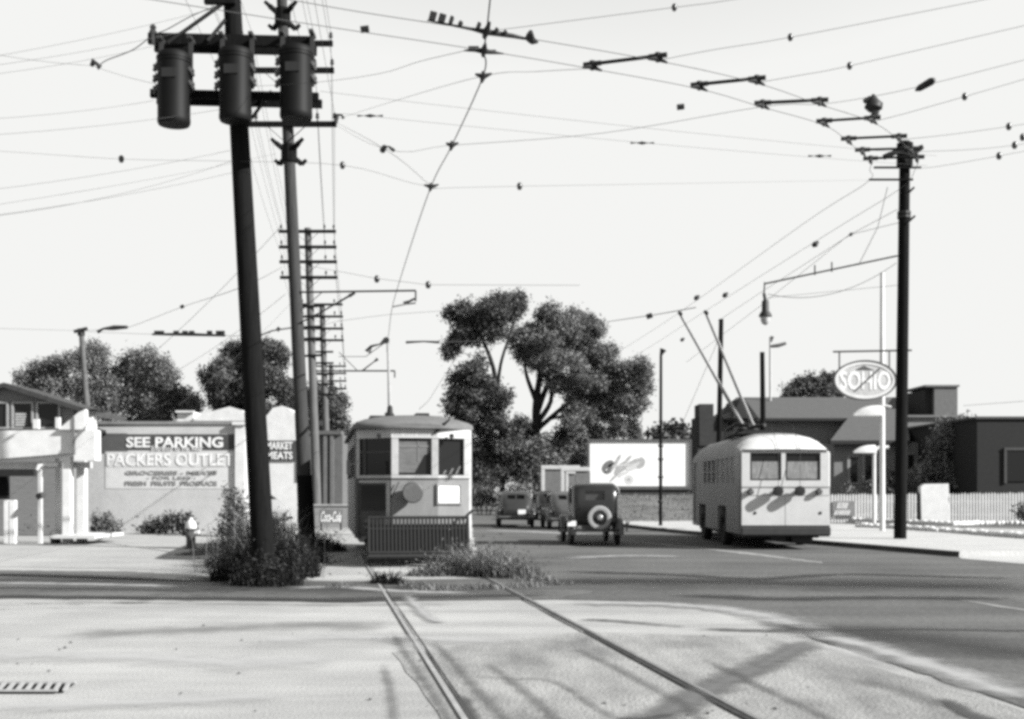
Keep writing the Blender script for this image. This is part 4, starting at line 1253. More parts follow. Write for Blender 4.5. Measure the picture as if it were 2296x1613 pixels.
# pole line wires
PLG = 'wires along the row of poles'
def linewire(a, b, lab, r=.005, sag=.25):
    wire('line_wire', sag_pts(a, b, sag, 8), r, lab, 'line wire', M['wire_far'], PLG)
side = ['outer left', 'inner left', 'inner right', 'outer right']
lev = ['top', 'second', 'third', 'bottom']
for i in range(3):
    for j in range(4):
        a = T2[i][j]
        q = a + Vector((2.6 + 0.3 * j * .2, -29.5, .4))
        linewire(a, q, f'{side[j]} wire from the {["top", "middle", "lowest"][i]} arm of the slim pole running overhead toward the viewer', .005)
        linewire(a, T3[i][j], f'{side[j]} wire between the {["top", "middle", "lowest"][i]} arm of the slim pole and the third pole')
for i in range(4):
    for j in (0, 3):
        linewire(T3[i][j], T4[i][j], f'{side[j]} wire between the {lev[i]} arms of the third and fourth poles', .006)
        linewire(T4[i][j], T5[i][j], f'{side[j]} wire between the {lev[i]} arms of the fourth and fifth poles', .007)
# far spans around the streetcar pole
fs_ = lambda pts, lab, r=.008: wire('span_wire', [P(*p) for p in pts], r, lab, 'span wire', M['wire_far'], SP)
fs_([(932, 680, 30.5), (912, 682, 30.5), (882, 688, 30)], 'short hanger span at the tip of the slim pole bracket', .02)
fs_([(690, 596, 52), (845, 625, 48), (960, 639, 46), (1300, 640, 46)], 'faint span high above the streetcar, running left to right')
ball((845, 626, 48), 'left dot on the faint high span above the streetcar'); ball((960, 639, 46), 'right dot on the faint high span above the streetcar')
fs_([(700, 735, 52), (760, 720, 52), (868, 706, 52), (1100, 690, 52)], 'faint span crossing behind the streetcar wire below the bracket')
fs_([(760, 800, 50), (820, 800, 48), (868, 765, 33)], 'span joining the streetcar pole tip from the left', .014)
fitting('dark hooked fitting left of the tip of the streetcar pole', [P(824, 790, 36), P(832, 777, 36), P(852, 772, 35), P(866, 763, 33)], [.10, .04, .02, .09], 'strain_clamp')
fitting('slanted dark fitting below the streetcar pole tip', [P(812, 832, 42), P(838, 812, 42), P(847, 805, 42)], [.03, .02, .06], 'strain_clamp')
fitting('two-ended clamp bar by the streetcar wire below the bracket arm', [P(905, 681, 31), P(918, 676, 31), P(930, 670, 31)], [.05, .03, .03], 'strain_clamp')
fitting('pale bar of a far hanger right of the streetcar pole', [P(910, 768, 46), P(950, 766, 46), P(985, 768, 46)], [.05, .03, .05], 'spacer_rod')
fs_([(985, 768, 46), (1090, 764, 50)], 'faint wire from the far hanger into the elm')
fs_([(1050, 760, 45), (960, 900, 34), (940, 918, 30)], 'thin rope slanting up right from the streetcar roof', .008)
# right-hand guys
fs_([(2012, 470, pr.D), (1900, 530, 40), (1700, 690, 52), (1540, 812, 64)], 'slack feeder cable from the right pole down toward the lamp post')
fs_([(2014, 500, pr.D), (1908, 526, 38), (1700, 660, 52), (1610, 720, 60)], 'feeder wire from the right pole to the plain dark post')
fs_([(1990, 420, pr.D), (1968, 510, pr.D - .1), (1925, 595, pr.D - .2)], 'drooping lead from the right pole arm to the lamp bracket', .010)
wire('line_wire', sag_pts(P(2010, 590, pr.D - .1), P(1722, 660, pr.D - .2), .45, 12), .010, 'slack lead hanging below the lamp bracket', 'line wire', M['wire_far'])
fs_([(2012, 640, pr.D), (1720, 668, 40)], 'lower slack lead between right pole and pendant lamp', .006)
fs_([(1618, 745, 60), (1530, 950, 66)], 'thin guy wire slanting from the dark post toward the billboard', .012)
fs_([(1360, 722, 46), (1470, 706, 36), (1560, 690, 31)], 'far span leaving the trolleybus pole tips toward the elm', .012)
fitting('small clamp on the far span between elm and trolleybus poles', [P(1450, 711, 37), P(1462, 707, 37)], [.08, .08], 'strain_clamp')
for (u, v, D, lab) in ((1562, 668, 27, 'left hanger knob on the bus wires above the trolleybus poles'), (1626, 662, 27, 'right hanger knob on the bus wires above the trolleybus poles'), (1828, 548, 23, 'hanger knob midway along the bus wires toward the right pole'),
                       (1908, 526, 38, 'faint hanger knob below the bus wires near the right pole'), (1530, 762, 36, 'faint knob on the wires above the lamp post')):
    c = P(u, v, D)
    fitting(lab, [c + Vector((-.05, 0, -.04)), c, c + Vector((.06, 0, .05))], [.03, .06, .02], 'wire_hanger')
fs_([(2296, 900, 70), (2160, 910, 75)], 'pale service wire over the dark flat roofed building', .012)

# ------------------------------------------------------------------ vehicles
def arc(cx, cz, r, a0, a1, n):
    return [(cx + r * math.cos(a0 + (a1 - a0) * i / n), cz + r * math.sin(a0 + (a1 - a0) * i / n)) for i in range(n + 1)]

def wheel(t, c, R, wd, name='wheel', rim=None, spokes=0, axis='x', tyre=None, tread=1.0):
    """a tyre with its rim as a sub-part; c is the wheel centre"""
    h = wd / 2
    prof = [(R * .62, -h * .8), (R * .80, -h), (R * .95, -h * .85), (R, -h * .4), (R, h * .4), (R * .95, h * .85), (R * .80, h), (R * .62, h * .8)]
    mb = MB().lathe(prof, (0, 0, 0), axis, 24, closed=True)
    o = mb.build(name, tyre or M['tyre'], t, smooth=True)
    o.location = c
    rm = MB().lathe([(.03, -h * .55), (R * .22, -h * .6), (R * .28, -h * .35), (R * .55, -h * .3), (R * .63, -h * .7), (R * .63, h * .7), (R * .55, h * .3), (R * .28, h * .35), (R * .22, h * .6), (.03, h * .55)], (0, 0, 0), axis, 20)
    rm.build('rim', rim or M['grey_paint'], o, smooth=True)
    return o

# ---- streetcar ----
BX = P(930, HZ, 25.6)
rz = math.radians(9.1)
car = thing('streetcar', 'small single-truck streetcar facing the viewer, pale front with dark fender rack, on the left-hand track', 'streetcar', (BX.x, BX.y, 0), rz)
W2, LEN = 1.215, 8.6
dash, post, shade = M['cream'], mat('streetcar post paint', .40, .5, .2, 3, .3), M['dark']
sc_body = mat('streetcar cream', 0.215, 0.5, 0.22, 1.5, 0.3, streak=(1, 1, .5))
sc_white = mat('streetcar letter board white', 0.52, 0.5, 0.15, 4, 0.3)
sc_side = mat('streetcar shaded side', 0.05, 0.5, 0.3, 2, 0.3)  # dark door, and the left side's shade put into its colour
sc_roof = mat('canvas roof', 0.14, 0.9, 0.2, 6, 0.1)
def lx(xs, y0, y1, z0, z1):
    """long front board with joints at the given x stations, so it can follow the three-sided front"""
    return MB().loft([[(x, y0, z0), (x, y1, z0), (x, y1, z1), (x, y0, z1)] for x in xs])
# lower front: dash on the right two thirds, folding door on the left
d_ = lx((-.50, .50, W2 - .05), 0, .05, .55, 1.84).build('dash', sc_body, car)
lx((-W2, -.50, .50, W2), -.035, .06, 1.841, 1.905).build('sill_rail', post, car)
for x0, x1_ in ((-.50, -.35), (.355, .50), (W2 - .145, W2 - .0), (-W2, -W2 + .07)):
    MB().b2(x0, x1_, -.02, .07, 1.906, 2.695).build('window_post', post, car, bev=.012)
lx((-W2, -.50, .50, W2), -.03, .06, 2.696, 2.885).build('letter_board', sc_white, car)
# weathered blotches of old lettering on the letter board
lt = mat('faded lettering', 0.36, .7, .3, 5)
for i, (x, wd) in enumerate(((-.40, .05), (-.30, .03), (-.16, .04), (-.05, .03), (.12, .05), (.26, .03), (.38, .04))):
    pass
mb = MB()
for i in range(16):
    x = -.44 + i * .058; mb.prism([(x, 2.74), (x + .022, 2.735), (x + .045, 2.82), (x + .02, 2.825)] if i % 5 != 3 else [(x, 2.74), (x + .01, 2.74), (x + .01, 2.76), (x, 2.76)], -.034, -.0302, 'xz')
mb.build('board_lettering', lt, car)
# corner columns
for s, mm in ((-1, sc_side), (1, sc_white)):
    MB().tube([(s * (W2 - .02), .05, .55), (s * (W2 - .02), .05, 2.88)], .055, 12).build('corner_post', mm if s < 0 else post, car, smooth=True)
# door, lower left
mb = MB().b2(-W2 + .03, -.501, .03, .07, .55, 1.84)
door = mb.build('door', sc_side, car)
dd = MB()
dd.b2(-W2 + .05, -.60, .006, .03, 1.74, 1.80).b2(-.60, -.52, .0, .03, .60, 1.80)
dd.build('door_frame', post, door, bev=.006)
MB().b2(-W2 + .10, -.62, .022, .029, 1.15, 1.70).build('door_glass', M['glass'], door)
# windows: left with sash, middle with a pale blind cut to the slant of a shadow, right open and dark
win = MB().b2(-W2 + .075, -.505, .03, .036, 1.91, 2.69).build('window', M['glass'], car)
wm = MB().b2(-W2 + .075, -.505, .004, .03, 2.38, 2.42).b2(-W2 + .16, -W2 + .20, .004, .03, 1.91, 2.69).build('sash', mat('dull sash', .05, .6, .2, 5), win)
win = MB().b2(-.345, .35, .05, .056, 1.91, 2.69).build('window', M['glass'], car)
bl = MB().prism([(-.345, 1.96), (.0, 1.96), (.20, 2.33), (.35, 2.40), (.35, 2.69), (-.345, 2.69)], .036, .042, 'xz').build('window_blind', mat('dusty blind', .13, .8, .3, 5, streak=(1, 1, 3)), win)
MB().b2(-.345, .35, .028, .05, 2.50, 2.545).b2(.06, .09, .028, .05, 2.2, 2.69).build('sash', mat('dull sash light', .16, .6, .2, 5), win)
MB().b2(-.345, .35, .006, .04, 2.655, 2.69).build('window_shade', M['dark'], win)
win = MB().b2(.505, W2 - .15, .055, .06, 1.91, 2.69).build('window', M['glass'], car)
mb = MB()
for i in range(3):
    mb.tube([(.62 + i * .14, .045, 1.93), (.66 + i * .15, .045, 1.99 + .03 * i), (.68 + i * .16, .045, 2.0 + .05 * i)], .018, 6)
mb.build('window_glints', mat('bright glint', .55, .3, .1, 8, metal=.8), win)  # bright rods put in as glints on the right window
# poster frame
fr = MB()
for b in ((.47, 1.03, 1.69, 1.73), (.47, 1.03, 1.28, 1.32), (.47, .51, 1.32, 1.69), (.99, 1.03, 1.32, 1.69)):
    fr.b2(b[0], b[1], -.045, 0, b[2], b[3])
f_ = fr.build('poster_frame', mat('grey frame', .22, .6, .2, 6), car)
MB().b2(.511, .989, -.022, -.002, 1.321, 1.689).build('poster', mat('blank poster', .86, .8, .05, 8), f_)
# headlight
hl = MB().lathe([(.09, -.01), (.13, -.06), (.19, -.14), (.212, -.50), (.222, -.56), (.20, -.575)], (-.09, 0, 1.535), 'y', 28).build('headlight', mat('headlight grey', .05, .5, .2, 6), car, smooth=True)
MB().lathe([(.001, -.567), (.17, -.577), (.195, -.576)], (-.09, 0, 1.535), 'y', 28).build('lens', mat('ribbed lens', .10, .15, .3, 9, .6), hl, smooth=True)
MB().tube([(-.34, -.06, 1.76), (-.52, -.06, 1.40)], .012, 6).build('grab_iron', M['iron'], car)
MB().tube([(1.0, -.12, .95), (W2 + .02, -.06, 1.16)], .03, 6).build('fender_strut', M['iron'], car)
# bend the ends of the front back, so that it has three sides
def bend(o):
    if o.type == 'MESH' and o.name.split('.')[0] in BENT:
        lz = o.location.copy()
        if o.name.startswith('board_lettering'):
            pass
        else:
            for v in o.data.vertices:
                k = .88 if v.co.x < 0 else .30
                v.co.y += max(0, abs(v.co.x) - .50) * k
    for c in o.children:
        bend(c)
BENT = {'dash', 'sill_rail', 'window_post', 'letter_board', 'corner_post', 'door', 'door_frame', 'door_glass', 'window', 'sash', 'window_blind', 'window_shade', 'window_glints', 'poster_frame', 'poster'}
bend(car)
# fender rack
fm = MB()
ft, fb = (-.55, 1.02), (-.72, .30)
for i in range(27):
    x = -.98 + i * 2.03 / 26
    fm.beam((x, ft[0], ft[1]), (x, fb[0], fb[1]), .046, .02)
MB().add([(-.98, -.50, .88), (1.05, -.50, .88), (1.05, -.69, .30), (-.98, -.69, .30), (-.98, -.49, .88), (1.05, -.49, .88), (1.05, -.68, .30), (-.98, -.68, .30)], [(0, 1, 2, 3), (7, 6, 5, 4), (0, 4, 5, 1), (1, 5, 6, 2), (2, 6, 7, 3), (3, 7, 4, 0)]).build('fender_shade_sheet', M['dark'], car)  # dark sheet added behind the slats as shade
rack = fm.build('fender_rack', mat('fender slats', 0.007, .7, .3, 8), car)
fr = MB()
for y, z, r in ((-.545, 1.02, .03), (-.60, .79, .016), (-.72, .30, .035), (-.73, .22, .06), (-.66, .14, .05)):  # two lowest bars added as the dark shadow below the rack
    fr.tube([(-1.01, y, z), (1.08, y, z)], r, 8)
for x in (-1.0, 1.07):
    fr.tube([(x, -.545, 1.02), (x, -.72, .30), (x, -.2, .42), (x, -.02, .75), (x, -.545, 1.02)], .025, 6)
fr.build('fender_frame', M['iron'], car)
mb = MB().b2(-1.06, -.97, -.30, 0, .72, .98).tube([(-1.02, -.25, .95), (-1.0, -.3, .62), (-1.06, -.2, .5)], .03, 6)
mb.build('step_bracket', M['iron'], car)
MB().b2(-W2 - .02, -.60, -.10, .35, .34, .42).build('step', mat('worn step', .10, .7, .3, 6), car)
# sides and rear
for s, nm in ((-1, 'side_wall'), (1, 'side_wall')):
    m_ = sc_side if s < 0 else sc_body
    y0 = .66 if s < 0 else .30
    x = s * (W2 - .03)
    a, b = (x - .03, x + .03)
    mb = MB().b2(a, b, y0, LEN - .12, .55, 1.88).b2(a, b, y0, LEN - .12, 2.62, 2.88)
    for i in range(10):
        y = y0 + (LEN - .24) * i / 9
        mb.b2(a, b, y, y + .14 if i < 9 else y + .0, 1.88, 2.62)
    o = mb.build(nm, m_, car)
    for i in range(9):
        y = y0 + (LEN - .24) * i / 9
        MB().b2(x - .006, x + .006, y + .141, y + (LEN - .24) / 9 - .002, 1.885, 2.615).build('window', M['glass'], o)
MB().b2(-W2, W2, LEN - .11, LEN, .55, 2.88).build('rear_wall', sc_body, car)
MB().b2(-W2 + .06, W2 - .06, .12, LEN - .12, .48, .60).build('floor_frame', M['black'], car)
MB().b2(-W2 + .08, W2 - .08, 1.4, 1.45, .6, 2.85).build('bulkhead', M['dark'], car)
# roof: low arch, overhanging
def arch(y, w, h, z0, n=14):
    pts = []
    for i in range(n + 1):
        a = math.pi * i / n
        pts.append((w * math.cos(a), y, z0 + h * math.sin(a) ** .9))
    return [(w, y, z0 - .05)] + pts + [(-w, y, z0 - .05)]
rw = W2 + .095
mb = MB().loft([arch(-.13, .60, .05, 2.945), arch(-.06, .72, .10, 2.945), arch(.14, rw - .22, .18, 2.945), arch(.45, rw, .22, 2.945), arch(.9, rw, .29, 2.945), arch(2.0, rw, .32, 2.945), arch(LEN - 1.5, rw, .32, 2.945), arch(LEN - .3, rw, .24, 2.945), arch(LEN + .1, rw, .1, 2.945)])
mb.build('roof', sc_roof, car, smooth=True)
mb = MB().b2(-.85, -.30, 2.2, 3.2, 3.25, 3.30).lathe([(.09, 0), (.11, .06), (.07, .12), (.06, .25), (.02, .28)], (-.36, 2.9, 3.30), 'z', 12)
mb.tube([(-.38, 2.9, 3.34), (-.40, 3.6, 3.42), (-.36, 3.9, 3.38)], .05, 8)
tb = mb.build('trolley_base', M['black'], car)
tip_w = Vector((T3p[-1].x, T3p[-1].y + .2, T3p[-1].z - .03))
inv = Matrix.Translation((BX.x, BX.y, 0)) @ Matrix.Rotation(rz, 4, 'Z')
tip = inv.inverted() @ tip_w
b0 = Vector((-.36, 2.9, 3.55))
MB().tube([b0, b0.lerp(tip, .35), tip], [.05, .04, .028], 10).build('trolley_pole', mat('pale steel pole', .30, .5, .2, 8), car)
MB().lathe([(.05, -.03), (.085, 0), (.05, .03)], tuple(tip), 'x', 14).tube([tip - Vector((0, .05, .25)), tip], .035, 8).build('trolley_wheel', M['iron'], car)
mb = MB().b2(.15, .46, 1.6, 2.4, 3.23, 3.33)
mb.build('roof_box', M['black'], car, bev=.02)
MB().b2(.47, .78, 1.7, 2.4, 3.20, 3.28).build('roof_vent', mat('roof grey', .22, .8, .2, 6), car, bev=.02)
# mirror, markers, shade bracket
MB().b2(-1.44, -1.36, -.08, -.04, 1.92, 2.22).tube([(-1.38, -.06, 2.1), (-1.2, .02, 2.2)], .012, 6).build('mirror', M['black'], car)
for x in (-.76, .78):
    MB().lathe([(.035, -.12), (.05, -.10), (.05, -.03)], (x, 0, 2.74), 'y', 12).build('marker_lamp', M['iron'], car)
MB().tube([(.42, -.05, 2.80), (.62, -.10, 2.99), (.74, -.10, 3.10)], [.03, .035, .02], 6).build('window_guard_rod', M['iron'], car)
# truck
for x in (-.78, .78):
    for y in (2.6, 5.9):
        MB().lathe([(.05, -.06), (.36, -.06), (.36, 0), (.40, .0), (.40, .03), (.05, .03)], (x, y, .41), 'x', 24).build('wheel', M['iron'], car)
MB().b2(-.95, -.85, 1.8, 6.6, .35, .52).b2(.85, .95, 1.8, 6.6, .35, .52).b2(-.6, .6, 3.4, 5.2, .25, .55).build('truck_frame', M['black'], car)
MB().b2(-1.0, 1.0, .02, .08, .22, .56).build('pilot_board', M['black'], car)

# ---- trolleybus ----
bus = thing('trolleybus', 'pale rounded trolleybus seen from behind, trolley poles raised, at the right kerb', 'trolleybus', (P(1761, HZ, 31.8).x, 31.8, 0), math.radians(-.6))
BW, BL = 1.205, 9.3
def bring(y, wsc, h, zb, belt=1.67, n=10):
    wv = BW * wsc
    L = [(-wv, zb), (-wv, .64), (-wv, belt - .03), (-wv, belt), (-wv * 1.0, 2.56)]
    pts = [(x, y, z) for x, z in L]
    for i in range(1, n):
        a = math.pi - math.pi * i / n
        c, s = math.cos(a), math.sin(a)
        pts.append((wv * math.copysign(abs(c) ** .72, c), y, 2.56 + (h - 2.56) * abs(s) ** .85))
    pts += [(-x, y, z) for x, z in reversed(L)]
    return [(a, b, c) for a, b, c in pts]
st = [(0.0, .955, 2.66), (.06, .985, 2.70), (.18, 1.0, 2.80), (.40, 1.0, 2.95), (.75, 1.0, 3.08), (1.3, 1.0, 3.15), (2.2, 1.0, 3.18), (BL - 1.6, 1.0, 3.17), (BL - .8, 1.0, 3.06), (BL - .3, .99, 2.90), (BL - .06, .96, 2.72), (BL, .92, 2.64)]
bus_white = mat('bus white', 0.56, 0.35, 0.10, 2, 0.4)
bus_grey = mat('bus lower grey', 0.215, 0.4, 0.16, 1.5, 0.4, streak=(1, 1, .5))
bus_side = mat('bus shaded side', 0.15, 0.4, 0.2, 2, 0.4)
mb = MB().loft([bring(y, ws, h, .42) for y, ws, h in st])
body = mb.build('body', [bus_grey, bus_white, M['black'], bus_side, mat('bus shaded roof', .26, .6, .2, 2, .3)], bus)
RW = [(-.93, -.105), (.005, .925)]
cuts = [(a, b, -.3, .07, 1.84, 2.57) for a, b in RW]
sw_y = [(.75, 1.45), (1.6, 2.3), (2.45, 3.15), (3.3, 4.0), (4.15, 4.85), (5.0, 5.7), (5.85, 6.55)]
for a, b in sw_y:
    cuts.append((-1.4, -BW + .06, a, b, 1.78, 2.48)); cuts.append((BW - .06, 1.4, a, b, 1.78, 2.48))
cuts.append((-1.4, -BW + .06, 7.7, 8.6, .55, 2.48)); cuts.append((BW - .06, 1.4, 7.7, 8.6, .5, 2.48))
for yc in (2.9, 6.7):
    cuts.append((-1.4, -BW + .34, yc - .72, yc + .72, .2, 1.14)); cuts.append((BW - .34, 1.4, yc - .72, yc + .72, .2, 1.14))
cut(body, cuts)
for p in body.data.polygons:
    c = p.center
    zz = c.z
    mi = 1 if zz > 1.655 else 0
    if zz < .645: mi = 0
    if c.x < -BW + .05 and p.normal.x < -.4 and zz < 2.75: mi = 3  # left side darker, its shade painted into the material
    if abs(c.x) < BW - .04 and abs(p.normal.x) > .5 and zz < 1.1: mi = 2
    if zz > 2.6 and c.y > 1.0: mi = 4  # roof beyond the rear dome greyer: shading put into the paint
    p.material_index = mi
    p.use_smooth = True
body.data.set_sharp_from_angle(angle=math.radians(35))
# see-through windows would need a cabin; the panes are dark and glossy with reflections put in as pale panes and panels
for a, b in RW:
    w_ = MB().b2(a - .01, b + .01, .045, .055, 1.83, 2.58).build('rear_window', M['glass'], bus)
    q = MB()
    for (x0, x1_, z0, z1) in ((a, b, 1.84, 1.87), (a, b, 2.54, 2.57), (a, a + .03, 1.87, 2.54), (b - .03, b, 1.87, 2.54)):
        q.b2(x0, x1_, .012, .05, z0, z1)
    q.build('gasket', M['black'], w_)
    hz = MB().b2(a + .05, b - .05, .034, .044, 1.88, 2.34)
    hz.build('window_reflection', mat('pale window reflection', .24, .9, .5, 5, streak=(3, 1, 1)) if 'pale window reflection' not in bpy.data.materials else bpy.data.materials['pale window reflection'], w_)
for s in (-1, 1):
    for i, (a, b) in enumerate(sw_y):
        x = s * (BW - .045)
        w_ = MB().b2(x - .006, x + .006, a - .01, b + .01, 1.77, 2.49).build('side_window', M['glass'] if i > 3 or s > 0 else mat(f'lit pane', .16, .12, .3, 3, .5) if 'lit pane' not in bpy.data.materials else bpy.data.materials['lit pane'], bus)
        MB().b2(x + s * .008, x + s * .03, a, b, 2.12, 2.15).build('sash', bus_side, w_)
    for yc in (2.9, 6.7):
        wheel(bus, (s * (BW - .15), yc, .51), .51, .28, rim=M['black'])
for s, (a, b), z0 in ((-1, (7.7, 8.6), .55), (1, (7.7, 8.6), .5)):
    x = s * (BW - .05)
    MB().b2(x - .012, x + .012, a - .01, b + .01, z0 + .01, 2.47).build('door', M['glass'] if s > 0 else bus_side, bus)
MB().tube([(-1.15, -.018, 2.635), (0, -.03, 2.645), (1.15, -.018, 2.635)], .02, 8).build('drip_rail', M['black'], bus)
MB().b2(-1.155, 1.155, -.014, .03, 1.655, 1.685).build('belt_moulding', mat('moulding grey', .30, .4, .2, 6), bus, bev=.004)
MB().b2(-1.15, 1.15, -.008, .03, 1.44, 1.455).build('lower_moulding', bpy.data.materials['moulding grey'], bus)
MB().b2(-.004, .004, -.004, .03, .66, 1.438).build('panel_seam', mat('seam grime', .2, .8, .2, 6), bus)
bp = MB().b2(-1.17, 1.17, -.12, -.04, .40, .60)
bp.build('bumper', mat('bumper dark grey', .035, .5, .3, 4), bus, bev=.02)
MB().b2(-1.16, 1.16, -.039, .02, .36, .655).build('skirt', mat('skirt grey', .02, .6, .3, 4), bus)
for x in (-.93, .87):
    l_ = MB().lathe([(.06, .02), (.085, -.04), (.085, -.10), (.06, -.12)], (x, 0, 1.545), 'y', 16).build('tail_lamp', M['black'], bus, smooth=True)
    MB().lathe([(.001, -.123), (.055, -.126), (.062, -.118)], (x, 0, 1.545), 'y', 16).build('lens', mat('lamp lens', .10, .1, .2, 8, .6) if 'lamp lens' not in bpy.data.materials else bpy.data.materials['lamp lens'], l_)
for x in (-.23, .34):
    r_ = MB().lathe([(.06, .03), (.06, -.10), (.125, -.11), (.135, -.15), (.135, -.24), (.12, -.27), (.03, -.275)], (x, 0, 1.56), 'y', 20).build('trolley_retriever', M['black'], bus, smooth=True)
    MB().tube([(x, -.20, 1.69), (x + .03, -.10, 2.62), (x + .02, .8, 3.35), (x - .1, 1.6, 3.5)], .007, 5).build('rope', M['black'], bus)
for x in (-.80, .92):
    MB().lathe([(.035, -.012), (.05, .01)], (x, -.002, .98), 'y', 10).build('socket_cover', M['iron'], bus)
MB().b2(-1.0, 1.0, .5, BL - .6, .30, .50).build('underframe', M['black'], bus)
MB().b2(.2, .75, .12, .6, .18, .42).b2(-.35, .05, .2, .7, .22, .42).build('underbody_boxes', M['black'], bus)
# roof gear
mb = MB().b2(-1.0, -.05, 2.2, 3.5, 3.15, 3.27).b2(-.9, -.2, 1.5, 2.2, 3.14, 3.20)
mb.lathe([(.12, 0), (.16, .06), (.10, .12), (.07, .24)], (-.62, 2.8, 3.27), 'z', 12)
mb.lathe([(.12, 0), (.16, .06), (.10, .12), (.07, .24)], (-.22, 3.3, 3.27), 'z', 12)
mb.tube([(-.95, 3.6, 3.35), (-.9, 2.4, 3.45), (-.55, 2.1, 3.4)], .05, 8).tube([(-.6, 3.4, 3.38), (-.1, 2.2, 3.42)], .05, 8)
mb.build('trolley_bases', M['black'], bus)
inv = Matrix.Translation(bus.location) @ Matrix.Rotation(math.radians(-.6), 4, 'Z')
for x, yb, (u, v, D) in ((-.62, 2.8, (1525, 700, 28.5)), (-.22, 3.3, (1583, 698, 28.4))):
    tp = inv.inverted() @ (P(u, v, D) - Vector((0, 0, .05)))
    b0 = Vector((x, yb, 3.45))
    o = MB().tube([b0, b0.lerp(tp, .3), tp], [.055, .048, .032], 10).build('trolley_pole', mat('trolley pole steel', .36, .45, .15, 8) if 'trolley pole steel' not in bpy.data.materials else bpy.data.materials['trolley pole steel'], bus)
    MB().tube([tp - Vector((0, .12, .02)), tp + Vector((0, .12, .05))], .045, 8).build('trolley_shoe', M['iron'], o)

# ---- cars ----
def rrect(y, w, zb, zt, r, n=5):
    """rounded section ring at station y"""
    r = min(r, w * .98, (zt - zb) * .49)
    pts = []
    for cx, cz, a0 in ((w - r, zt - r, 0), (-(w - r), zt - r, math.pi / 2)):
        for i in range(n + 1):
            a = a0 + math.pi / 2 * i / n
            pts.append((cx + r * math.cos(a), y, cz + r * math.sin(a)))
    rb = min(.05, r)
    pts += [(-w, y, zb + rb), (-w + rb, y, zb), (w - rb, y, zb), (w, y, zb + rb)]
    return pts

def fender(x, yc, zc, R, wd, a0, a1, m, t, tail=None, thick=.03):
    rings = []
    n = 14
    for i in range(n + 1):
        a = a0 + (a1 - a0) * i / n
        cy, cz = yc + R * math.cos(a), zc + R * math.sin(a)
        ny, nz = math.cos(a), math.sin(a)
        s = [(-.5, -.06), (-.42, -.012), (-.2, .012), (.2, .012), (.42, -.012), (.5, -.06)]
        rings.append([(x + p * wd, cy + ny * q, cz + nz * q) for p, q in s] + [(x + p * wd, cy + ny * (q - thick), cz + nz * (q - thick)) for p, q in reversed(s)])
    return MB().loft(rings).build('fender', m, t, smooth=True)

carblack = mat('old black enamel', 0.007, 0.28, 0.4, 3, 0.5, coat=.3)
carroof = mat('car top fabric', 0.02, 0.8, 0.3, 8, 0.2)
t = thing('parked_car', 'boxy dark sedan driving away, spare wheel with pale tyre on its back', 'car', (P(1338, HZ, 34.0).x, 34.0, 0), math.radians(2.6), 'cars on the street')
t.name = 'old_car'
body = MB().loft([rrect(.20, .50, .66, 1.28, .12), rrect(.24, .58, .60, 1.50, .16), rrect(.34, .63, .58, 1.66, .16), rrect(.52, .655, .56, 1.755, .15), rrect(.9, .66, .56, 1.79, .14), rrect(1.7, .655, .56, 1.79, .13), rrect(2.05, .62, .56, 1.74, .12), rrect(2.12, .60, .56, 1.60, .1)]).build('body', carblack, t)
cs = [(-.30, .25, -.2, .36, 1.30, 1.56)]
for s in (-1, 1):
    for a, b in ((.55, 1.15), (1.25, 1.9)):
        cs.append((s * .62, s * .9, a, b, 1.20, 1.62))
cut(body, cs)
for p in body.data.polygons: p.use_smooth = True
body.data.set_sharp_from_angle(angle=math.radians(35))
MB().b2(-.31, .26, .345, .352, 1.29, 1.57).build('rear_window', mat('hazy rear glass', .05, .2, .2, 3, .5), t)
for s in (-1, 1):
    for a, b in ((.55, 1.15), (1.25, 1.9)):
        MB().b2(s * .617, s * .623, a - .01, b + .01, 1.19, 1.63).build('side_window', M['glass'], t)
MB().loft([rrect(2.1, .44, .62, 1.16, .16), rrect(2.6, .42, .62, 1.13, .16), rrect(3.25, .36, .62, 1.10, .16)]).build('bonnet', carblack, t, smooth=True)
wheelpale = mat('pale tyre', .30, .8, .2, 6)
sp = wheel(t, (.09, .10, .80), .345, .14, 'spare_wheel', rim=carblack, axis='y', tyre=wheelpale)
MB().lathe([(.001, -.10), (.06, -.095), (.085, -.075), (.09, -.05)], (0, 0, 0), 'y', 14).build('hub_cap', mat('dull hub', .35, .3, .2, 6, metal=.6), sp)
for s in (-1, 1):
    for yc in (.62, 3.25):
        wheel(t, (s * .66, yc, .36), .36, .13, rim=carblack)
    fender(s * .68, .62, .36, .45, .25, math.radians(186), math.radians(5), carblack, t)
    fender(s * .66, 3.25, .36, .46, .25, math.radians(170), math.radians(-10), carblack, t)
    MB().b2(s * .58, s * .84, 1.05, 2.85, .36, .40).build('running_board', M['black'], t)
mb = MB().tube([(-.62, -.02, .46), (-.60, -.09, .46), (-.35, -.09, .46)], .03, 8).tube([(.62, -.02, .46), (.60, -.09, .46), (.35, -.09, .46)], .03, 8)
mb.build('bumper', M['iron'], t)
MB().b2(-.40, .40, .1, .2, .40, .60).build('fuel_apron', carblack, t)
tl = MB().lathe([(.05, -.02), (.085, -.05), (.09, -.11), (.07, -.13)], (-.72, 0.12, .80), 'y', 14).build('tail_lamp', carblack, t)
mm = mat('bright enamel plate', .80, .4, .1, 5)
MB().box((-.70, .05, .64), (.24, .012, .15), 0).build('licence_plate', mm, t)
MB().lathe([(.03, -.01), (.055, 0), (.06, .03)], (.90, .18, .66), 'y', 10).tube([(.9, .2, .60), (.88, .25, .40)], .022, 6).build('reflector', M['chrome'], t)
MB().tube([(.60, .36, 1.70), (.66, .30, 1.60), (.665, .32, 1.48)], .022, 6).build('landau_iron', mat('plated iron', .55, .35, .1, 6, metal=.5), t)

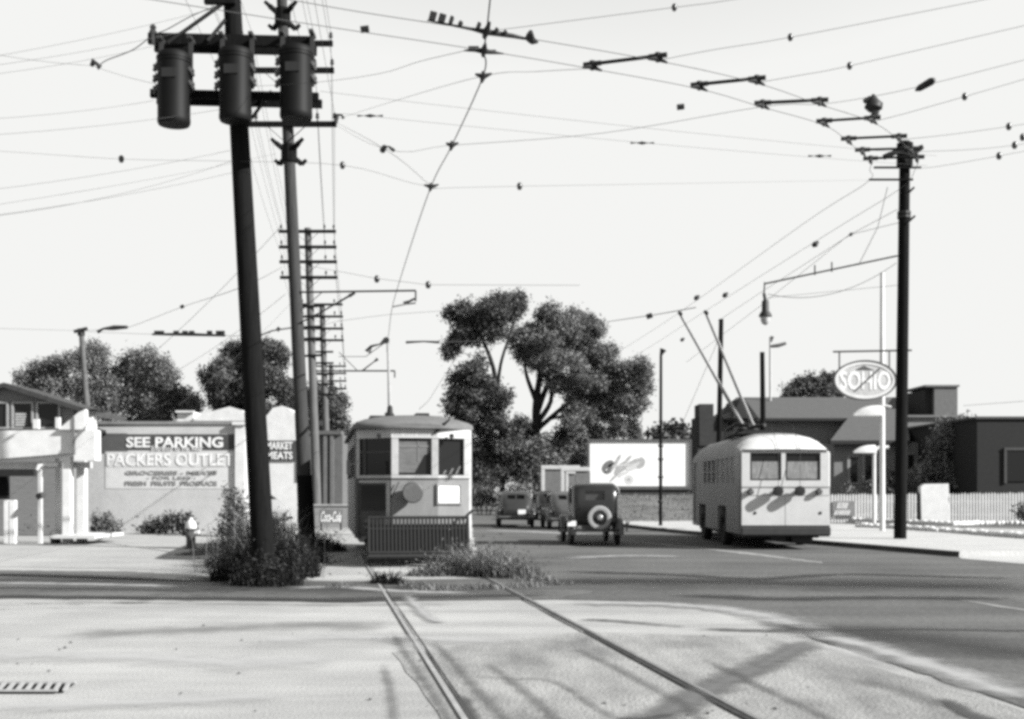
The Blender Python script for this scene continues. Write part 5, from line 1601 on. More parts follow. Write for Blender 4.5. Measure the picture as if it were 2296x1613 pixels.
def sedan(name, label, loc, rzz, paint, plate=True):
    t = thing(name, label, 'car', loc, rzz, 'cars on the street')
    body = MB().loft([rrect(.0, .46, .46, .80, .14), rrect(.05, .56, .40, .92, .2), rrect(.22, .64, .36, 1.06, .26), rrect(.50, .67, .34, 1.27, .30), rrect(.85, .69, .33, 1.44, .28), rrect(1.3, .70, .33, 1.525, .24), rrect(1.9, .70, .33, 1.53, .22), rrect(2.4, .68, .33, 1.47, .2), rrect(2.75, .62, .34, 1.22, .2), rrect(2.95, .50, .36, 1.03, .2), rrect(3.8, .38, .38, .95, .2), rrect(4.25, .26, .42, .80, .2)]).build('body', paint, t)
    cs = [(-.36, -.03, -.2, .80, 1.20, 1.37), (.03, .36, -.2, .80, 1.20, 1.37)]
    for s in (-1, 1):
        for a, b in ((.9, 1.5), (1.6, 2.3)):
            cs.append((s * .655, s * .9, a, b, 1.06, 1.38))
    cut(body, cs)
    for p in body.data.polygons: p.use_smooth = True
    body.data.set_sharp_from_angle(angle=math.radians(30))
    MB().b2(-.38, .38, .79, .797, 1.18, 1.39).build('rear_window', M['glass'], t)
    for s in (-1, 1):
        for a, b in ((.9, 1.5), (1.6, 2.3)):
            MB().b2(s * .652, s * .658, a - .01, b + .01, 1.05, 1.39).build('side_window', M['glass'], t)
        for yc in (.85, 3.55):
            wheel(t, (s * .70, yc, .35), .35, .16, rim=M['grey_paint'])
        rings = []
        for (y, w, zt) in ((.12, .06, .50), (.18, .11, .66), (.40, .14, .80), (.85, .15, .87), (1.25, .12, .78), (1.5, .06, .6)):
            rings.append([(x + s * .70, a, b) for x, a, b in rrect(y, w, .30, zt, .1)])
        MB().loft(rings).build('fender', paint, t, smooth=True)
        rings = []
        for (y, w, zt) in ((2.85, .05, .55), (3.1, .12, .76), (3.5, .15, .84), (3.9, .13, .78), (4.1, .06, .6)):
            rings.append([(x + s * .66, a, b) for x, a, b in rrect(y, w, .30, zt, .1)])
        MB().loft(rings).build('fender', paint, t, smooth=True)
        MB().lathe([(.03, -.04), (.05, -.02), (.05, .08)], (s * .70, .14, .72), 'y', 10).build('tail_lamp', M['chrome'], t)
    MB().tube([(-.80, .02, .44), (-.72, -.10, .44), (.72, -.10, .44), (.80, .02, .44)], [.04, .05, .05, .04], 8).build('bumper', mat('dull bumper', .12, .35, .2, 5, metal=.3) if 'dull bumper' not in bpy.data.materials else bpy.data.materials['dull bumper'], t)
    if plate:
        MB().box((.23, -.02, .66), (.33, .015, .19)).build('licence_plate', mm, t)
    return t
grey_car = mat('dusty car paint', 0.02, 0.35, 0.25, 3, 0.45, coat=.2)
pale_car = mat('dusty grey car paint', 0.06, 0.35, 0.25, 3, 0.45, coat=.2)
sedan('old_car', 'rounded dark sedan with a white licence plate, driving away just right of the streetcar', (P(1158, HZ, 50.6).x, 50.6, 0), math.radians(2), grey_car)
sedan('old_car', 'rounded grey sedan half hidden behind the boxy car', (P(1276, HZ, 47.5).x, 47.5, 0), math.radians(4), pale_car, plate=False)
sedan('old_car', 'small black car farthest up the street in front of the pale framed boards', (P(1238, HZ, 62).x, 62, 0), math.radians(6), carblack, plate=False)
sedan('old_car', 'pale car parked by the white shop, glimpsed between the two near poles', (P(636, HZ, 50.0).x, 49.0, 0), math.radians(62), mat('pale car paint', .24, .35, .2, 3, .45), plate=False)

# ------------------------------------------------------------------ buildings, signs, fences
def Wbox(mb, u0, u1, v0, v1, D, depth, mi=0):
    """box whose front face, at depth D, spans the photo rectangle u0..u1, v0..v1"""
    a, b = P(u0, v1, D), P(u1, v0, D)
    return mb.b2(a.x, b.x, D, D + depth, a.z, b.z, mi)

# painted store wall on the left
stucco = mat('pale stucco', .48, .9, .12, 1.2, .1, bump=.2)
D = 44.5
kD = D / F
base = P(380, HZ + EYE / kD, D)
t = thing('store_building', 'long low pale building whose side wall carries the painted grocery sign', 'building', base)
mb = MB().b2(P(180, 0, D).x, P(545, 0, D).x, D, D + 2.6, -.05, P(0, 952, D).z)
w_ = mb.build('wall', stucco, t, base)
mb = MB(); Wbox(mb, 178, 547, 945, 951.5, D - .06, 2.8)
mb.build('coping', mat('coping grey', .22, .9, .2, 3), t, base)
mb = MB(); Wbox(mb, 527, 549, 952.5, 1200, D - .12, .119)
Wbox(mb, 520, 552, 946, 953, D - .2, .139)
mb.build('corner_pier', M['white'], t, base)
# painted sign panels
def panel(name, u0, u1, v0, v1, dd, m):
    mb = MB(); Wbox(mb, u0, u1, v0, v1, D - dd, dd - .001)
    return mb.build(name, m, t, base)
darkp = mat('dark sign paint', .055, .8, .25, 3)
panel('dark_band', 215.5, 286, 972, 1017, .012, mat('dull sign paint', .085, .8, .2, 3))
s1 = panel('dark_band', 286.3, 527, 974, 1009, .016, darkp)
s2 = panel('name_band', 236, 526.5, 1013, 1048, .016, mat('sign pale grey', .54, .8, .12, 4))
s3 = panel('lower_panel', 236, 526.5, 1048.5, 1096, .012, mat('sign lower grey', .58, .8, .1, 4))
def ln(s, u0, u1, v0, v1, m, par, dd=.03, shear=0, bold=0):
    a, b = P(u0, v1, D - dd), P(u1, v0, D - dd)
    return text(s, 'lettering', m, par, ((a.x + b.x) / 2 - base.x, D - dd - base.y, (a.z + b.z) / 2), FRONT, width=b.x - a.x, height=b.z - a.z, shear=shear, bold=bold, extrude=.006)
lw_ = mat('white lettering', .74, .8, .28, 4)
ld = mat('faded dark lettering', .24, .8, .2, 5)
ln('SEE PARKING', 283, 500, 980, 1004, lw_, s1, bold=.03)
ln('Entrance to the Rear', 340, 455, 1000, 1011, lw_, s1, dd=.034)
ln('PACKERS OUTLET', 240, 524, 1017, 1045, lw_, s2, bold=.02)
ln('GROCERIES - MEATS', 281, 487, 1056, 1065, ld, s3, bold=.02)
ln('- FOR LESS -', 330, 440, 1068, 1075, ld, s3)
ln('FRESH  FRUITS  PRODUCE', 281, 487, 1079, 1089, ld, s3, bold=.02)
# rooftop pieces behind the parapet
t = thing('white_shed', 'white gabled rooftop shed showing above the painted wall', 'building', P(470, HZ, 60) - Vector((0, 0, EYE)))
b_ = t.location
a = [P(u, v, 60) for u, v in ((433, 944), (445, 930), (515, 912), (542, 920), (552, 930), (552, 944))]
MB().prism([(p.x, p.z) for p in a], 60, 66, 'xz').build('gable', M['white'], t, b_)
MB().b2(a[0].x, a[-1].x, 60.05, 66, 0, a[0].z).build('wall', stucco, t, b_)
MB().b2(P(395, 0, 60).x, P(432, 0, 60).x, 60.2, 66, P(0, 944, 60).z - 2, P(0, 923, 60).z).b2(P(393, 0, 60).x, P(434, 0, 60).x, 60.0, 60.19, P(0, 925, 60).z, P(0, 921, 60).z).build('parapet', M['white'], t, b_)

# white shop with lettered fascia seen between the poles
Ds = 56
b_ = P(660, HZ + EYE * F / Ds, Ds)
t = thing('white_shop', 'small white shop with stepped gable and dark lettered sign band, seen between the poles', 'building', b_)
pts = [P(u, v, Ds) for u, v in ((585, 1180), (585, 945), (600, 930), (612, 915), (632, 910), (650, 918), (668, 935), (674, 940), (674, 1180))]
MB().prism([(p.x, p.z) for p in pts], Ds, Ds + 2, 'xz').build('wall', M['white'], t, b_)
mb = MB(); Wbox(mb, 590, 664, 988, 1033, Ds - .08, .079); f_ = mb.build('fascia', darkp, t, b_)
for s, v0, v1 in (('MARKET', 991, 1008), ('MEATS', 1013, 1030)):
    a, b = P(598, v1, Ds - .1), P(656, v0, Ds - .1)
    text(s, 'lettering', lw_, f_, ((a.x + b.x) / 2 - b_.x, Ds - .1 - b_.y, (a.z + b.z) / 2), FRONT, width=b.x - a.x, height=b.z - a.z, bold=.03, extrude=.006)
mb = MB(); Wbox(mb, 664.5, 673, 1010, 1080, Ds - .05, .049); mb.build('shop_window', M['glass'], t, b_)
mb = MB(); Wbox(mb, 674.5, 768, 975, 1170, Ds + .3, 2.5); mb.build('side_wing', mat('grey wing', .11, .8, .2, 4), t, b_)
for u in (690, 725, 740):
    mb = MB(); Wbox(mb, u, u + 8, 976, 1165, Ds + .1, .15); mb.build('porch_post', bpy.data.materials.get('porch grey') or mat('porch grey', .13, .8, .2, 4), t, b_)
mb = MB(); Wbox(mb, 684, 765, 966, 974.5, Ds + .05, 1.0); mb.build('porch_roof', mat('porch roof grey', .10, .8, .2, 4), t, b_)

# soft-drink signs at the foot of the poles
for (u0, u1, lab) in ((666, 706, 'dark soft-drink sign with white script, cut by the foot of the third pole'), (716, 768, 'dark soft-drink sign with white script beside the streetcar step')):
    Dc = 47
    b_ = P((u0 + u1) / 2, HZ + EYE * F / Dc, Dc)
    t = thing('drink_sign', lab, 'sign', b_, 0, 'soft-drink signs')
    mb = MB(); Wbox(mb, u0, u1, 1143, 1174, Dc, .04); p_ = mb.build('panel', mat('sign dark grey', .15, .5, .2, 3) if 'sign dark grey' not in bpy.data.materials else bpy.data.materials['sign dark grey'], t, b_)
    mb = MB()
    for u in (u0 + 4, u1 - 4):
        a = P(u, 1174, Dc + .06); mb.b2(a.x - .03, a.x + .03, a.y, a.y + .05, 0, a.z + .3)
    mb.build('legs', M['iron'], t, b_)
    a, b = P(u0 + 3, 1171, Dc - .01), P(u1 - 3, 1147, Dc)
    text('Coca-Cola', 'lettering', lw_, p_, ((a.x + b.x) / 2 - b_.x, -.012, (a.z + b.z) / 2), FRONT, width=b.x - a.x, height=b.z - a.z, shear=.45, bold=.02, extrude=.004)
D9 = 49
b_ = P(715, HZ + EYE * F / D9, D9)
t = thing('low_wall', 'low grey board wall behind the soft-drink signs', 'wall', b_)
mb = MB(); Wbox(mb, 668, 785, 1135, 1183, D9, .25); mb.build('boards', mat('board grey', .24, .9, .2, 4, streak=(1, 1, 4)), t, b_)
mb = MB(); Wbox(mb, 665, 788, 1131, 1134.6, D9 - .05, .35); mb.build('cap_board', mat('cap grey', .34, .9, .2, 4), t, b_)

# filling station, left edge
Dg = 35.2
b_ = P(110, HZ + EYE * F / Dg, Dg)
t = thing('filling_station', 'gabled filling station with a white canopy on square columns at the left edge', 'building', b_)
Dh = 41.5
shingle = mat('shaded gable boards', .17, .9, .2, 3, streak=(1, 1, 5))
gz = [P(-160, 866, Dh), P(8, 862, Dh), P(165, 912, Dh), P(165, 1200, Dh), P(-160, 1200, Dh)]
gz[0] = Vector((P(-190, 0, Dh).x, Dh, P(0, 922, Dh).z)); gz[4].x = gz[0].x
gw = MB().prism([(p.x, max(-.05, p.z)) for p in gz], Dh, Dh + 2.4, 'xz').build('gable_wall', shingle, t, b_)
roof = mat('tarred shingles', .045, .9, .3, 5)
mb = MB()
for a, b in (((8, 858), (216, 924)), ((8, 858), (-200, 921))):
    p, q = P(*a, Dh - .3), P(*b, Dh - .3)
    mb.add([p, q, q + Vector((0, 3.0, 0)), p + Vector((0, 3.0, 0)), p - Vector((0, 0, .16)), q - Vector((0, 0, .16)), q + Vector((0, 3.0, -.16)), p + Vector((0, 3.0, -.16))],
           [(0, 1, 2, 3), (7, 6, 5, 4), (0, 4, 5, 1), (1, 5, 6, 2), (2, 6, 7, 3), (3, 7, 4, 0)])
mb.build('roof', roof, t, b_)
trim = M['white_worn']
for u0, u1 in ((-40, 14), (30, 70), (85, 130)):
    mb = MB(); Wbox(mb, u0, u1, 905, 958, Dh - .03, .029); wn = mb.build('window', M['glass'], t, b_)
    mb = MB(); Wbox(mb, u0 - 4, u1 + 4, 901, 905, Dh - .08, .08); Wbox(mb, u0 - 5, u0, 905, 958, Dh - .08, .08); Wbox(mb, u1, u1 + 5, 905, 958, Dh - .08, .08); Wbox(mb, u0 - 6, u1 + 6, 958, 962, Dh - .14, .14)
    mb.build('frame', mat('window frame grey', .30, .7, .15, 5) if 'window frame grey' not in bpy.data.materials else bpy.data.materials['window frame grey'], wn, b_)
mb = MB()
for i in range(5):
    Wbox(mb, 34, 58 - i, 927 + i * 6, 931 + i * 6, Dh - .05, .018)
mb.build('window_notice', M['white_worn'], t, b_)
for q in ((74, 86, 940, 962), (124, 133, 936, 961)):
    mb = MB(); Wbox(mb, *q, Dh - .3, .15); mb.build('sill_box', M['white'], t, b_)
# canopy slab with its raised end block
mb = MB()
a = [P(u, v, Dg) for u, v in ((-220, 968), (166, 964), (166, 1016), (-220, 1046))]
mb.prism([(p.x, p.z) for p in a], Dg, Dg + 1.0, 'xz')
mb.build('canopy', M['white'], t, b_)
a = [P(u, v, Dg - .12) for u, v in ((130, 963.5), (176, 925), (191, 918), (191, 963.5))]
MB().prism([(p.x, p.z) for p in a], Dg - .12, Dg + .12, 'xz').build('canopy_wing', M['white'], t, b_)
mb = MB(); Wbox(mb, 166.5, 213, 964, 1033, Dg - .05, .5); mb.build('canopy_end_block', M['white'], t, b_)
mb = MB(); Wbox(mb, 163.5, 166.3, 935, 1018, Dg - .16, .2); mb.build('joint_strip', mat('joint shadow grey', .12, .8, .2, 5), t, b_)
mb = MB()
for u in (180, 192, 200, 208):
    Wbox(mb, u, u + 6.5, 921, 963.5, Dg + .14 + (u - 180) * .02, .12)
mb.build('railing_posts', M['white'], t, b_)
mb = MB(); Wbox(mb, 178, 214, 917, 920.7, Dg + .1, 1.0); mb.build('railing_cap', M['iron'], t, b_)
mb = MB(); Wbox(mb, -220, 200, 1036, 1050, Dg + .5, .3); mb.build('canopy_beam', M['white_worn'], t, b_)
for (u0, u1, v0, dd) in ((84, 93, 1051, .2), (123, 134, 1037, 1.2), (139, 158, 1034, 0.1), (171, 190, 1034, .9)):
    d2 = Dg + dd
    x0, x1_ = P(u0, 0, d2).x, P(u1, 0, d2).x
    MB().b2(x0, x1_, d2, d2 + (x1_ - x0), 0, P(0, v0 - 10, d2).z if u0 > 90 else P(0, v0, d2).z).build('column', M['white'] if u0 > 100 else M['white_worn'], t, b_, bev=.015)
for u0, u1 in ((8, 18), (20, 33)):
    d2 = Dg + .3
    x0, x1_ = P(u0, 0, d2).x, P(u1, 0, d2).x
    MB().b2(x0, x1_, d2, d2 + .2, 0, P(0, 1122, d2).z).build('gate_post', M['white'], t, b_, bev=.01)
mb = MB().tube([P(84, 1054, Dg + .2), P(88, 1045, Dg + .2), P(100, 1041, Dg + .25), P(130, 1042, Dg + .3)], .07, 8)
mb.build('curved_pipe', M['white'], t, b_, smooth=True)
mb = MB(); Wbox(mb, -200, 76, 1052, 1068, Dg + 3.2, .25); mb.build('hanging_board', M['black'], t, b_)
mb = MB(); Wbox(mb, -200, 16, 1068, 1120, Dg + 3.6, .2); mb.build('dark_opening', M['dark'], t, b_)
mb = MB().tube([P(86, 1113, Dg + .15), P(98, 1110, Dg - .05)], .09, 8); mb.build('meter', M['iron'], t, b_)
mb = MB(); Wbox(mb, 110, 212, 1201, 1208, Dg - .5, 2.6); mb.build('island', mat('island concrete', .55, .9, .1, 3), t, b_)
# dark bucket by the column
b_ = G(124, 1219)
t = thing('bucket', 'small dark bucket standing before the filling station columns', 'bucket', b_)
MB().lathe([(.13, 0), (.17, .26), (.18, .27), (.165, .27), (.13, .03)], (0, 0, 0), 'z', 16).build('pail', M['black'], t)
MB().tube([(-.17, 0, .26), (-.12, 0, .36), (0, 0, .40), (.12, 0, .36), (.17, 0, .26)], .008, 6).build('handle', M['iron'], t)

# fire hydrant
b_ = G(428, 1231)
t = thing('fire_hydrant', 'fire hydrant with pale bonnet and dark barrel on the dusty strip left of the poles', 'fire hydrant', b_)
hp_ = mat('hydrant barrel paint', .045, .5, .3, 6)
hw_ = mat('hydrant bonnet paint', .62, .5, .15, 6)
MB().lathe([(.19, -.02), (.19, .04), (.125, .05), (.12, .50), (.15, .51), (.15, .55)], (0, 0, 0), 'z', 18).build('barrel', hp_, t, smooth=True)
MB().lathe([(.15, .551), (.155, .60), (.14, .68), (.10, .75), (.05, .78), (.045, .84), (.02, .85)], (0, 0, 0), 'z', 18).build('bonnet', hw_, t, smooth=True)
for s in (-1, 1):
    MB().lathe([(.06, s * .10), (.065, s * .18), (.08, s * .19), (.08, s * .23), (.03, s * .25)], (0, 0, .42), 'x', 12).build('nozzle', hw_ if s > 0 else hp_, t)
MB().lathe([(.075, -.10), (.085, -.18), (.10, -.19), (.10, -.23), (.03, -.26)], (0, 0, .38), 'y', 12).build('pumper_nozzle', hp_, t)

# billboard
Db = 75
b_ = P(1436, 1100, Db); b_.z = 0
t = thing('billboard', 'broad white billboard with a faint grey scrawl, on the grass bank by the street', 'billboard', b_)
mb = MB()
for u in (1335, 1390, 1450, 1500, 1540):
    p = P(u, 0, Db + .25); mb.b2(p.x - .09, p.x + .09, Db + .2, Db + .4, 0, P(0, 992, Db).z)
mb.build('posts', M['wood_mid'], t, b_)
mb = MB()
Wbox(mb, 1318, 1551, 985, 989.5, Db - .1, .28); Wbox(mb, 1318, 1551, 1090.5, 1098, Db - .1, .28); Wbox(mb, 1318, 1322.4, 989.6, 1090.4, Db - .1, .28); Wbox(mb, 1546.6, 1551, 989.6, 1090.4, Db - .1, .28)
mb.build('frame', mat('billboard frame', .09, .8, .2, 4), t, b_)
mb = MB(); Wbox(mb, 1322.5, 1546.5, 989.6, 1090.4, Db, .08); pn = mb.build('panel', mat('billboard white', .86, .85, .04, 3), t, b_)
mb = MB(); Wbox(mb, 1322.5, 1546.5, 1098.2, 1112, Db + .02, .05); mb.build('apron', mat('apron dark', .05, .9, .3, 4), t, b_)
gm = [mat('ink grey dark', .16, .9, .4, 6), mat('ink grey mid', .38, .9, .3, 6), mat('ink grey pale', .58, .9, .2, 6)]
mb = MB()
def stroke(pts, w_m, mi, z=.004):
    q = smooth_path([P(u, v, Db - z) for u, v in pts], 4)
    k = len(mb.v)
    n = len(q); vs, fs = [], []
    for i, p in enumerate(q):
        d = q[min(i + 1, n - 1)] - q[max(i - 1, 0)]; d.y = 0; d.normalize()
        nn = Vector((-d.z, 0, d.x)) * w_m / 2 * (0.35 + 0.9 * math.sin(math.pi * (i + .6) / (n + .2)))
        vs += [p + nn, p - nn]
    fs = [(2 * i, 2 * i + 1, 2 * i + 3, 2 * i + 2) for i in range(n - 1)]
    mb.add(vs, fs, mi)
for i, (pts, wd, mi) in enumerate((([(1358, 1062), (1354, 1052), (1362, 1042), (1372, 1040), (1366, 1056), (1358, 1062)], .32, 0), ([(1370, 1058), (1380, 1040), (1388, 1026), (1392, 1020)], .16, 1), ([(1378, 1064), (1388, 1048), (1402, 1036)], .22, 1),
        ([(1386, 1060), (1400, 1050), (1412, 1040), (1424, 1034)], .20, 1), ([(1368, 1080), (1380, 1068), (1396, 1054)], .12, 1), ([(1396, 1046), (1408, 1030), (1416, 1022)], .14, 1), ([(1404, 1052), (1416, 1048), (1428, 1040), (1434, 1028)], .34, 2),
        ([(1410, 1044), (1424, 1034), (1436, 1032)], .2, 1), ([(1428, 1048), (1438, 1044), (1441, 1034), (1436, 1026)], .26, 1), ([(1388, 1070), (1398, 1062), (1410, 1058)], .14, 2), ([(1372, 1046), (1392, 1044), (1420, 1042)], .10, 2))):
    stroke(pts, wd, mi, .004 + .0015 * i)
c = P(1410, 1076, Db - .003)
mb.lathe([(.30, 0), (.02, -.002)], (c.x, Db - .003, c.z), 'y', 20, 2)
mb.lathe([(.10, -.004), (.01, -.005)], (c.x, Db - .003, c.z), 'y', 14, 1)
mb.build('scrawl', gm, pn, b_)

# pale framed boards left of the billboard
pf = mat('pale board frame', .50, .8, .12, 4); pg_ = mat('grey board', .155, .85, .2, 4)
def board(u0, u1, v0, v1, Dd, lab, fl=8, ft=9):
    b_ = P((u0 + u1) / 2, 0, Dd); b_.z = 0
    t = thing('sign_board', lab, 'sign board', b_, 0, 'boards by the street')
    mb = MB(); Wbox(mb, u0 + fl, u1, v0 + ft, v1, Dd, .1); mb.build('panel', pg_, t, b_)
    mb = MB(); Wbox(mb, u0, u1 + .1, v0, v0 + ft - .1, Dd - .08, .25); Wbox(mb, u0, u0 + fl - .1, v0 + ft, v1 + 20, Dd - .08, .25)
    mb.build('frame', pf, t, b_, bev=.03)
    mb = MB(); p = P(u1 - 3, 0, Dd + .2); mb.b2(p.x - .1, p.x + .1, Dd + .12, Dd + .3, 0, P(0, v0 + ft, Dd).z); mb.build('post', M['wood_mid'], t, b_)
board(1213, 1300, 1044, 1125, 73, 'largest grey board with a pale rounded frame, farthest left beside the elm trunk')
board(1257, 1322, 1048, 1125, 71, 'second grey board with pale frame, overlapping the largest')
board(1268, 1290, 1058, 1125, 69, 'narrowest pale framed board, nearest of the nested boards', 6, 5)

# white house far behind the elm trunks
Dw = 118
b_ = P(1130, 0, Dw); b_.z = 0
t = thing('white_house', 'long low white house far behind the elm trunks', 'house', b_)
mb = MB(); Wbox(mb, 1040, 1215, 1046, 1120, Dw, 9); mb.build('wall', M['white'], t, b_)
mb = MB()
a = [P(1034, 1046, Dw - .5), P(1220, 1046, Dw - .5)]
mb.add([a[0], a[1], a[1] + Vector((0, 5, 1.3)), a[0] + Vector((0, 5, 1.3)), a[1] + Vector((0, 10, 0)), a[0] + Vector((0, 10, 0))], [(0, 1, 2, 3), (3, 2, 4, 5), (0, 3, 5), (1, 4, 2), (0, 5, 4, 1)])
mb.build('roof', roof, t, b_)
for u in (1085, 1108, 1132, 1160, 1182):
    mb = MB(); Wbox(mb, u, u + 6, 1056, 1078, Dw - .05, .049); mb.build('window', M['glass'], t, b_)
mb = MB(); Wbox(mb, 1062, 1083, 1050, 1112, Dw - .3, .2); mb.build('dark_porch', mat('dark porch', .04, .8, .2, 4), t, b_)

# brick house behind the trolleybus
Dk = 76
b_ = P(1830, 0, Dk); b_.z = 0
brick = mat('dull brick', .21, .9, .22, 5, .1)
slate = mat('slate roof', .085, .8, .2, 4, .2, streak=(1, 1, 4))
t = thing('house', 'broad two storey house with long slate roof behind the trolleybus and white mast', 'house', b_)
mb = MB(); Wbox(mb, 1645, 2020, 938, 1180, Dk, 10); mb.build('wall', brick, t, b_)
def roofpiece(name, eave, ridge, dy, par, m=slate):
    """eave (u0,u1,v) at the front, ridge (u0,u1,v) set back dy, with the far slope"""
    e0, e1 = P(eave[0], eave[2], Dk - .7), P(eave[1], eave[2], Dk - .7)
    r0, r1 = P(ridge[0], ridge[2], Dk + dy), P(ridge[1], ridge[2], Dk + dy)
    b0, b1 = e0 + Vector((0, 2 * dy + 1.4, 0)), e1 + Vector((0, 2 * dy + 1.4, 0))
    return MB().add([e0, e1, r1, r0, b1, b0], [(0, 1, 2, 3), (3, 2, 4, 5), (0, 3, 5), (1, 4, 2), (0, 5, 4, 1)]).build(name, m, par, b_)
rf = roofpiece('roof', (1632, 2032, 938), (1652, 2010, 891), 5, t)
mb = MB(); Wbox(mb, 1632, 1900, 938.5, 944, Dk - .75, .7); mb.build('eave', M['black'], t, b_)  # black strip put in as the shadow under the main eave
g_ = [P(u, v, Dk - .9) for u, v in ((1643, 938), (1660, 893), (1668, 893), (1702, 938))]
MB().prism([(p.x, p.z) for p in g_], Dk - .9, Dk + 4, 'xz').build('dormer', mat('dormer shade', .03, .9, .2, 4), rf, b_)
# lower wing with hip roof
wg = MB(); Wbox(wg, 1870, 2160, 992, 1180, Dk - 5, 4.99); wg.build('wing', brick, t, b_)
p = [P(1862, 988, Dk - 5.6), P(2040, 988, Dk - 5.6), P(2034, 936, Dk - .72), P(1902, 936, Dk - .72), P(2040, 988, Dk - .05), P(1862, 988, Dk - .05)]
MB().add(p, [(0, 1, 2, 3), (0, 3, 5), (1, 4, 2), (2, 4, 5, 3), (0, 5, 4, 1)]).build('wing_roof', slate, t, b_)
mb = MB(); Wbox(mb, 1862, 2040, 988.5, 996, Dk - 5.65, .6); mb.build('eave', M['black'], t, b_)  # black strip standing for the shadow line below the wing's eave
for (u0, u1, v0, v1) in ((1907, 1922, 1025, 1082), (1940, 1956, 1022, 1080), (2036, 2048, 1020, 1078)):
    mb = MB(); Wbox(mb, u0, u1, v0, v1, Dk - 5.05, .049); wn = mb.build('window', M['glass'], t, b_)
    mb = MB(); Wbox(mb, u0 - 7, u0 - .3, v0 - 4, v1, Dk - 5.1, .099); Wbox(mb, u0 - 7, u1 + 3, v1 + .2, v1 + 4, Dk - 5.14, .139); Wbox(mb, u0 - .2, u1 + 3, v0 - 4, v0 - .2, Dk - 5.1, .099)
    mb.build('frame', mat('stone trim', .26, .8, .15, 4) if 'stone trim' not in bpy.data.materials else bpy.data.materials['stone trim'], wn, b_)
# chimney on the left end and stair block on the right
mb = MB(); Wbox(mb, 1568, 1600, 906, 1000, Dk - .5, 2.0); Wbox(mb, 1564, 1622, 935, 1180, Dk - .4, 2.6); mb.build('chimney', mat('sooty brick', .035, .9, .3, 5), t, b_)
mb = MB(); Wbox(mb, 2020.5, 2158, 936, 1180, Dk - .3, 8); mb.build('rear_block', brick, t, b_)
mb = MB(); Wbox(mb, 2018, 2160, 931, 935.7, Dk - .5, 8.4); mb.build('parapet', mat('parapet grey', .17, .9, .2, 4), t, b_)
x0, x1_ = P(2095, 0, Dk + 1).x, P(2147, 0, Dk + 1).x
MB().b2(x0, x1_, Dk + 1, Dk + 5, P(0, 935, Dk).z, P(0, 868, Dk + 1).z).build('stair_block', mat('block grey', .135, .9, .18, 4), t, b_)
xa = P(2055, 0, Dk + 3).x
MB().b2(xa, x0 - .003, Dk + 1.4, Dk + 5, P(0, 935, Dk).z, P(0, 872, Dk + 1).z).build('stair_block', mat('block shaded side', .022, .9, .2, 4), t, b_)  # left face of the block, with its shade in the colour
MB().b2(xa - .15, x1_ + .1, Dk + .9, Dk + 5.2, P(0, 868, Dk + 1).z + .003, P(0, 863.5, Dk + 1).z).build('block_cap', mat('cap light', .15, .9, .2, 4), t, b_)

# dark flat-roofed building at the right edge
Dd = 62
b_ = P(2300, 0, Dd); b_.z = 0
t = thing('flat_roofed_building', 'dark brick flat roofed building at the right edge behind the picket fence', 'building', b_)
mb = MB(); Wbox(mb, 2191, 2460, 940, 1180, Dd, 14); mb.build('wall', mat('dark brick', .015, .9, .3, 6), t, b_)
mb = MB(); Wbox(mb, 2188, 2463, 934, 939.7, Dd - .1, 14.2); mb.build('coping', mat('coping dark', .05, .8, .3, 4), t, b_)
mb = MB(); Wbox(mb, 2258, 2300, 1010, 1080, Dd - .05, .049); wn = mb.build('window', M['glass'], t, b_)
mb = MB(); Wbox(mb, 2252, 2257.8, 1004, 1084, Dd - .09, .089); Wbox(mb, 2252, 2306, 1004, 1009.8, Dd - .1, .099); mb.build('frame', mat('frame dark', .05, .8, .2, 4), wn, b_)

# picket fence
Df = 56.5
kf = Df / F
tops = {0: 1107, 1: 1104}
for (ua, ub, lab, va, vb) in ((1800, 2066, 'white picket fence between the trolleybus and the white slab', 1108, 1106), (2130, 2420, 'white picket fence from the white slab to the right edge', 1106, 1102)):
    b_ = P((ua + ub) / 2, 0, Df); b_.z = 0
    t = thing('picket_fence', lab, 'fence', b_, 0, 'picket fences')
    mb = MB()
    n = int((ub - ua) / 6.6)
    for i in range(n + 1):
        u = ua + (ub - ua) * i / n; v = va + (vb - va) * i / n
        p = P(u, v, Df + random.uniform(-.008, .008)); zt = p.z + random.uniform(-.02, .02); hw = .042
        mb.prism([(p.x - hw, .05), (p.x + hw, .05), (p.x + hw, zt - .08), (p.x, zt), (p.x - hw, zt - .08)], p.y, p.y + .025, 'xz')
    pk = mb.build('pickets', M['white'], t, b_)
    mb = MB()
    for z in (.40, 1.02):
        mb.beam(P(ua, 0, Df + .05) * 1 + Vector((0, 0, z - P(ua, 0, Df).z)), P(ub, 0, Df + .05) + Vector((0, 0, z - P(ub, 0, Df).z)), .04, .09)
    for i in range(5):
        x = P(ua + (ub - ua) * (i + .5) / 5, 0, Df).x
        mb.b2(x - .05, x + .05, Df + .075, Df + .175, 0, 1.2)
    mb.build('rails', M['white_worn'], t, b_)
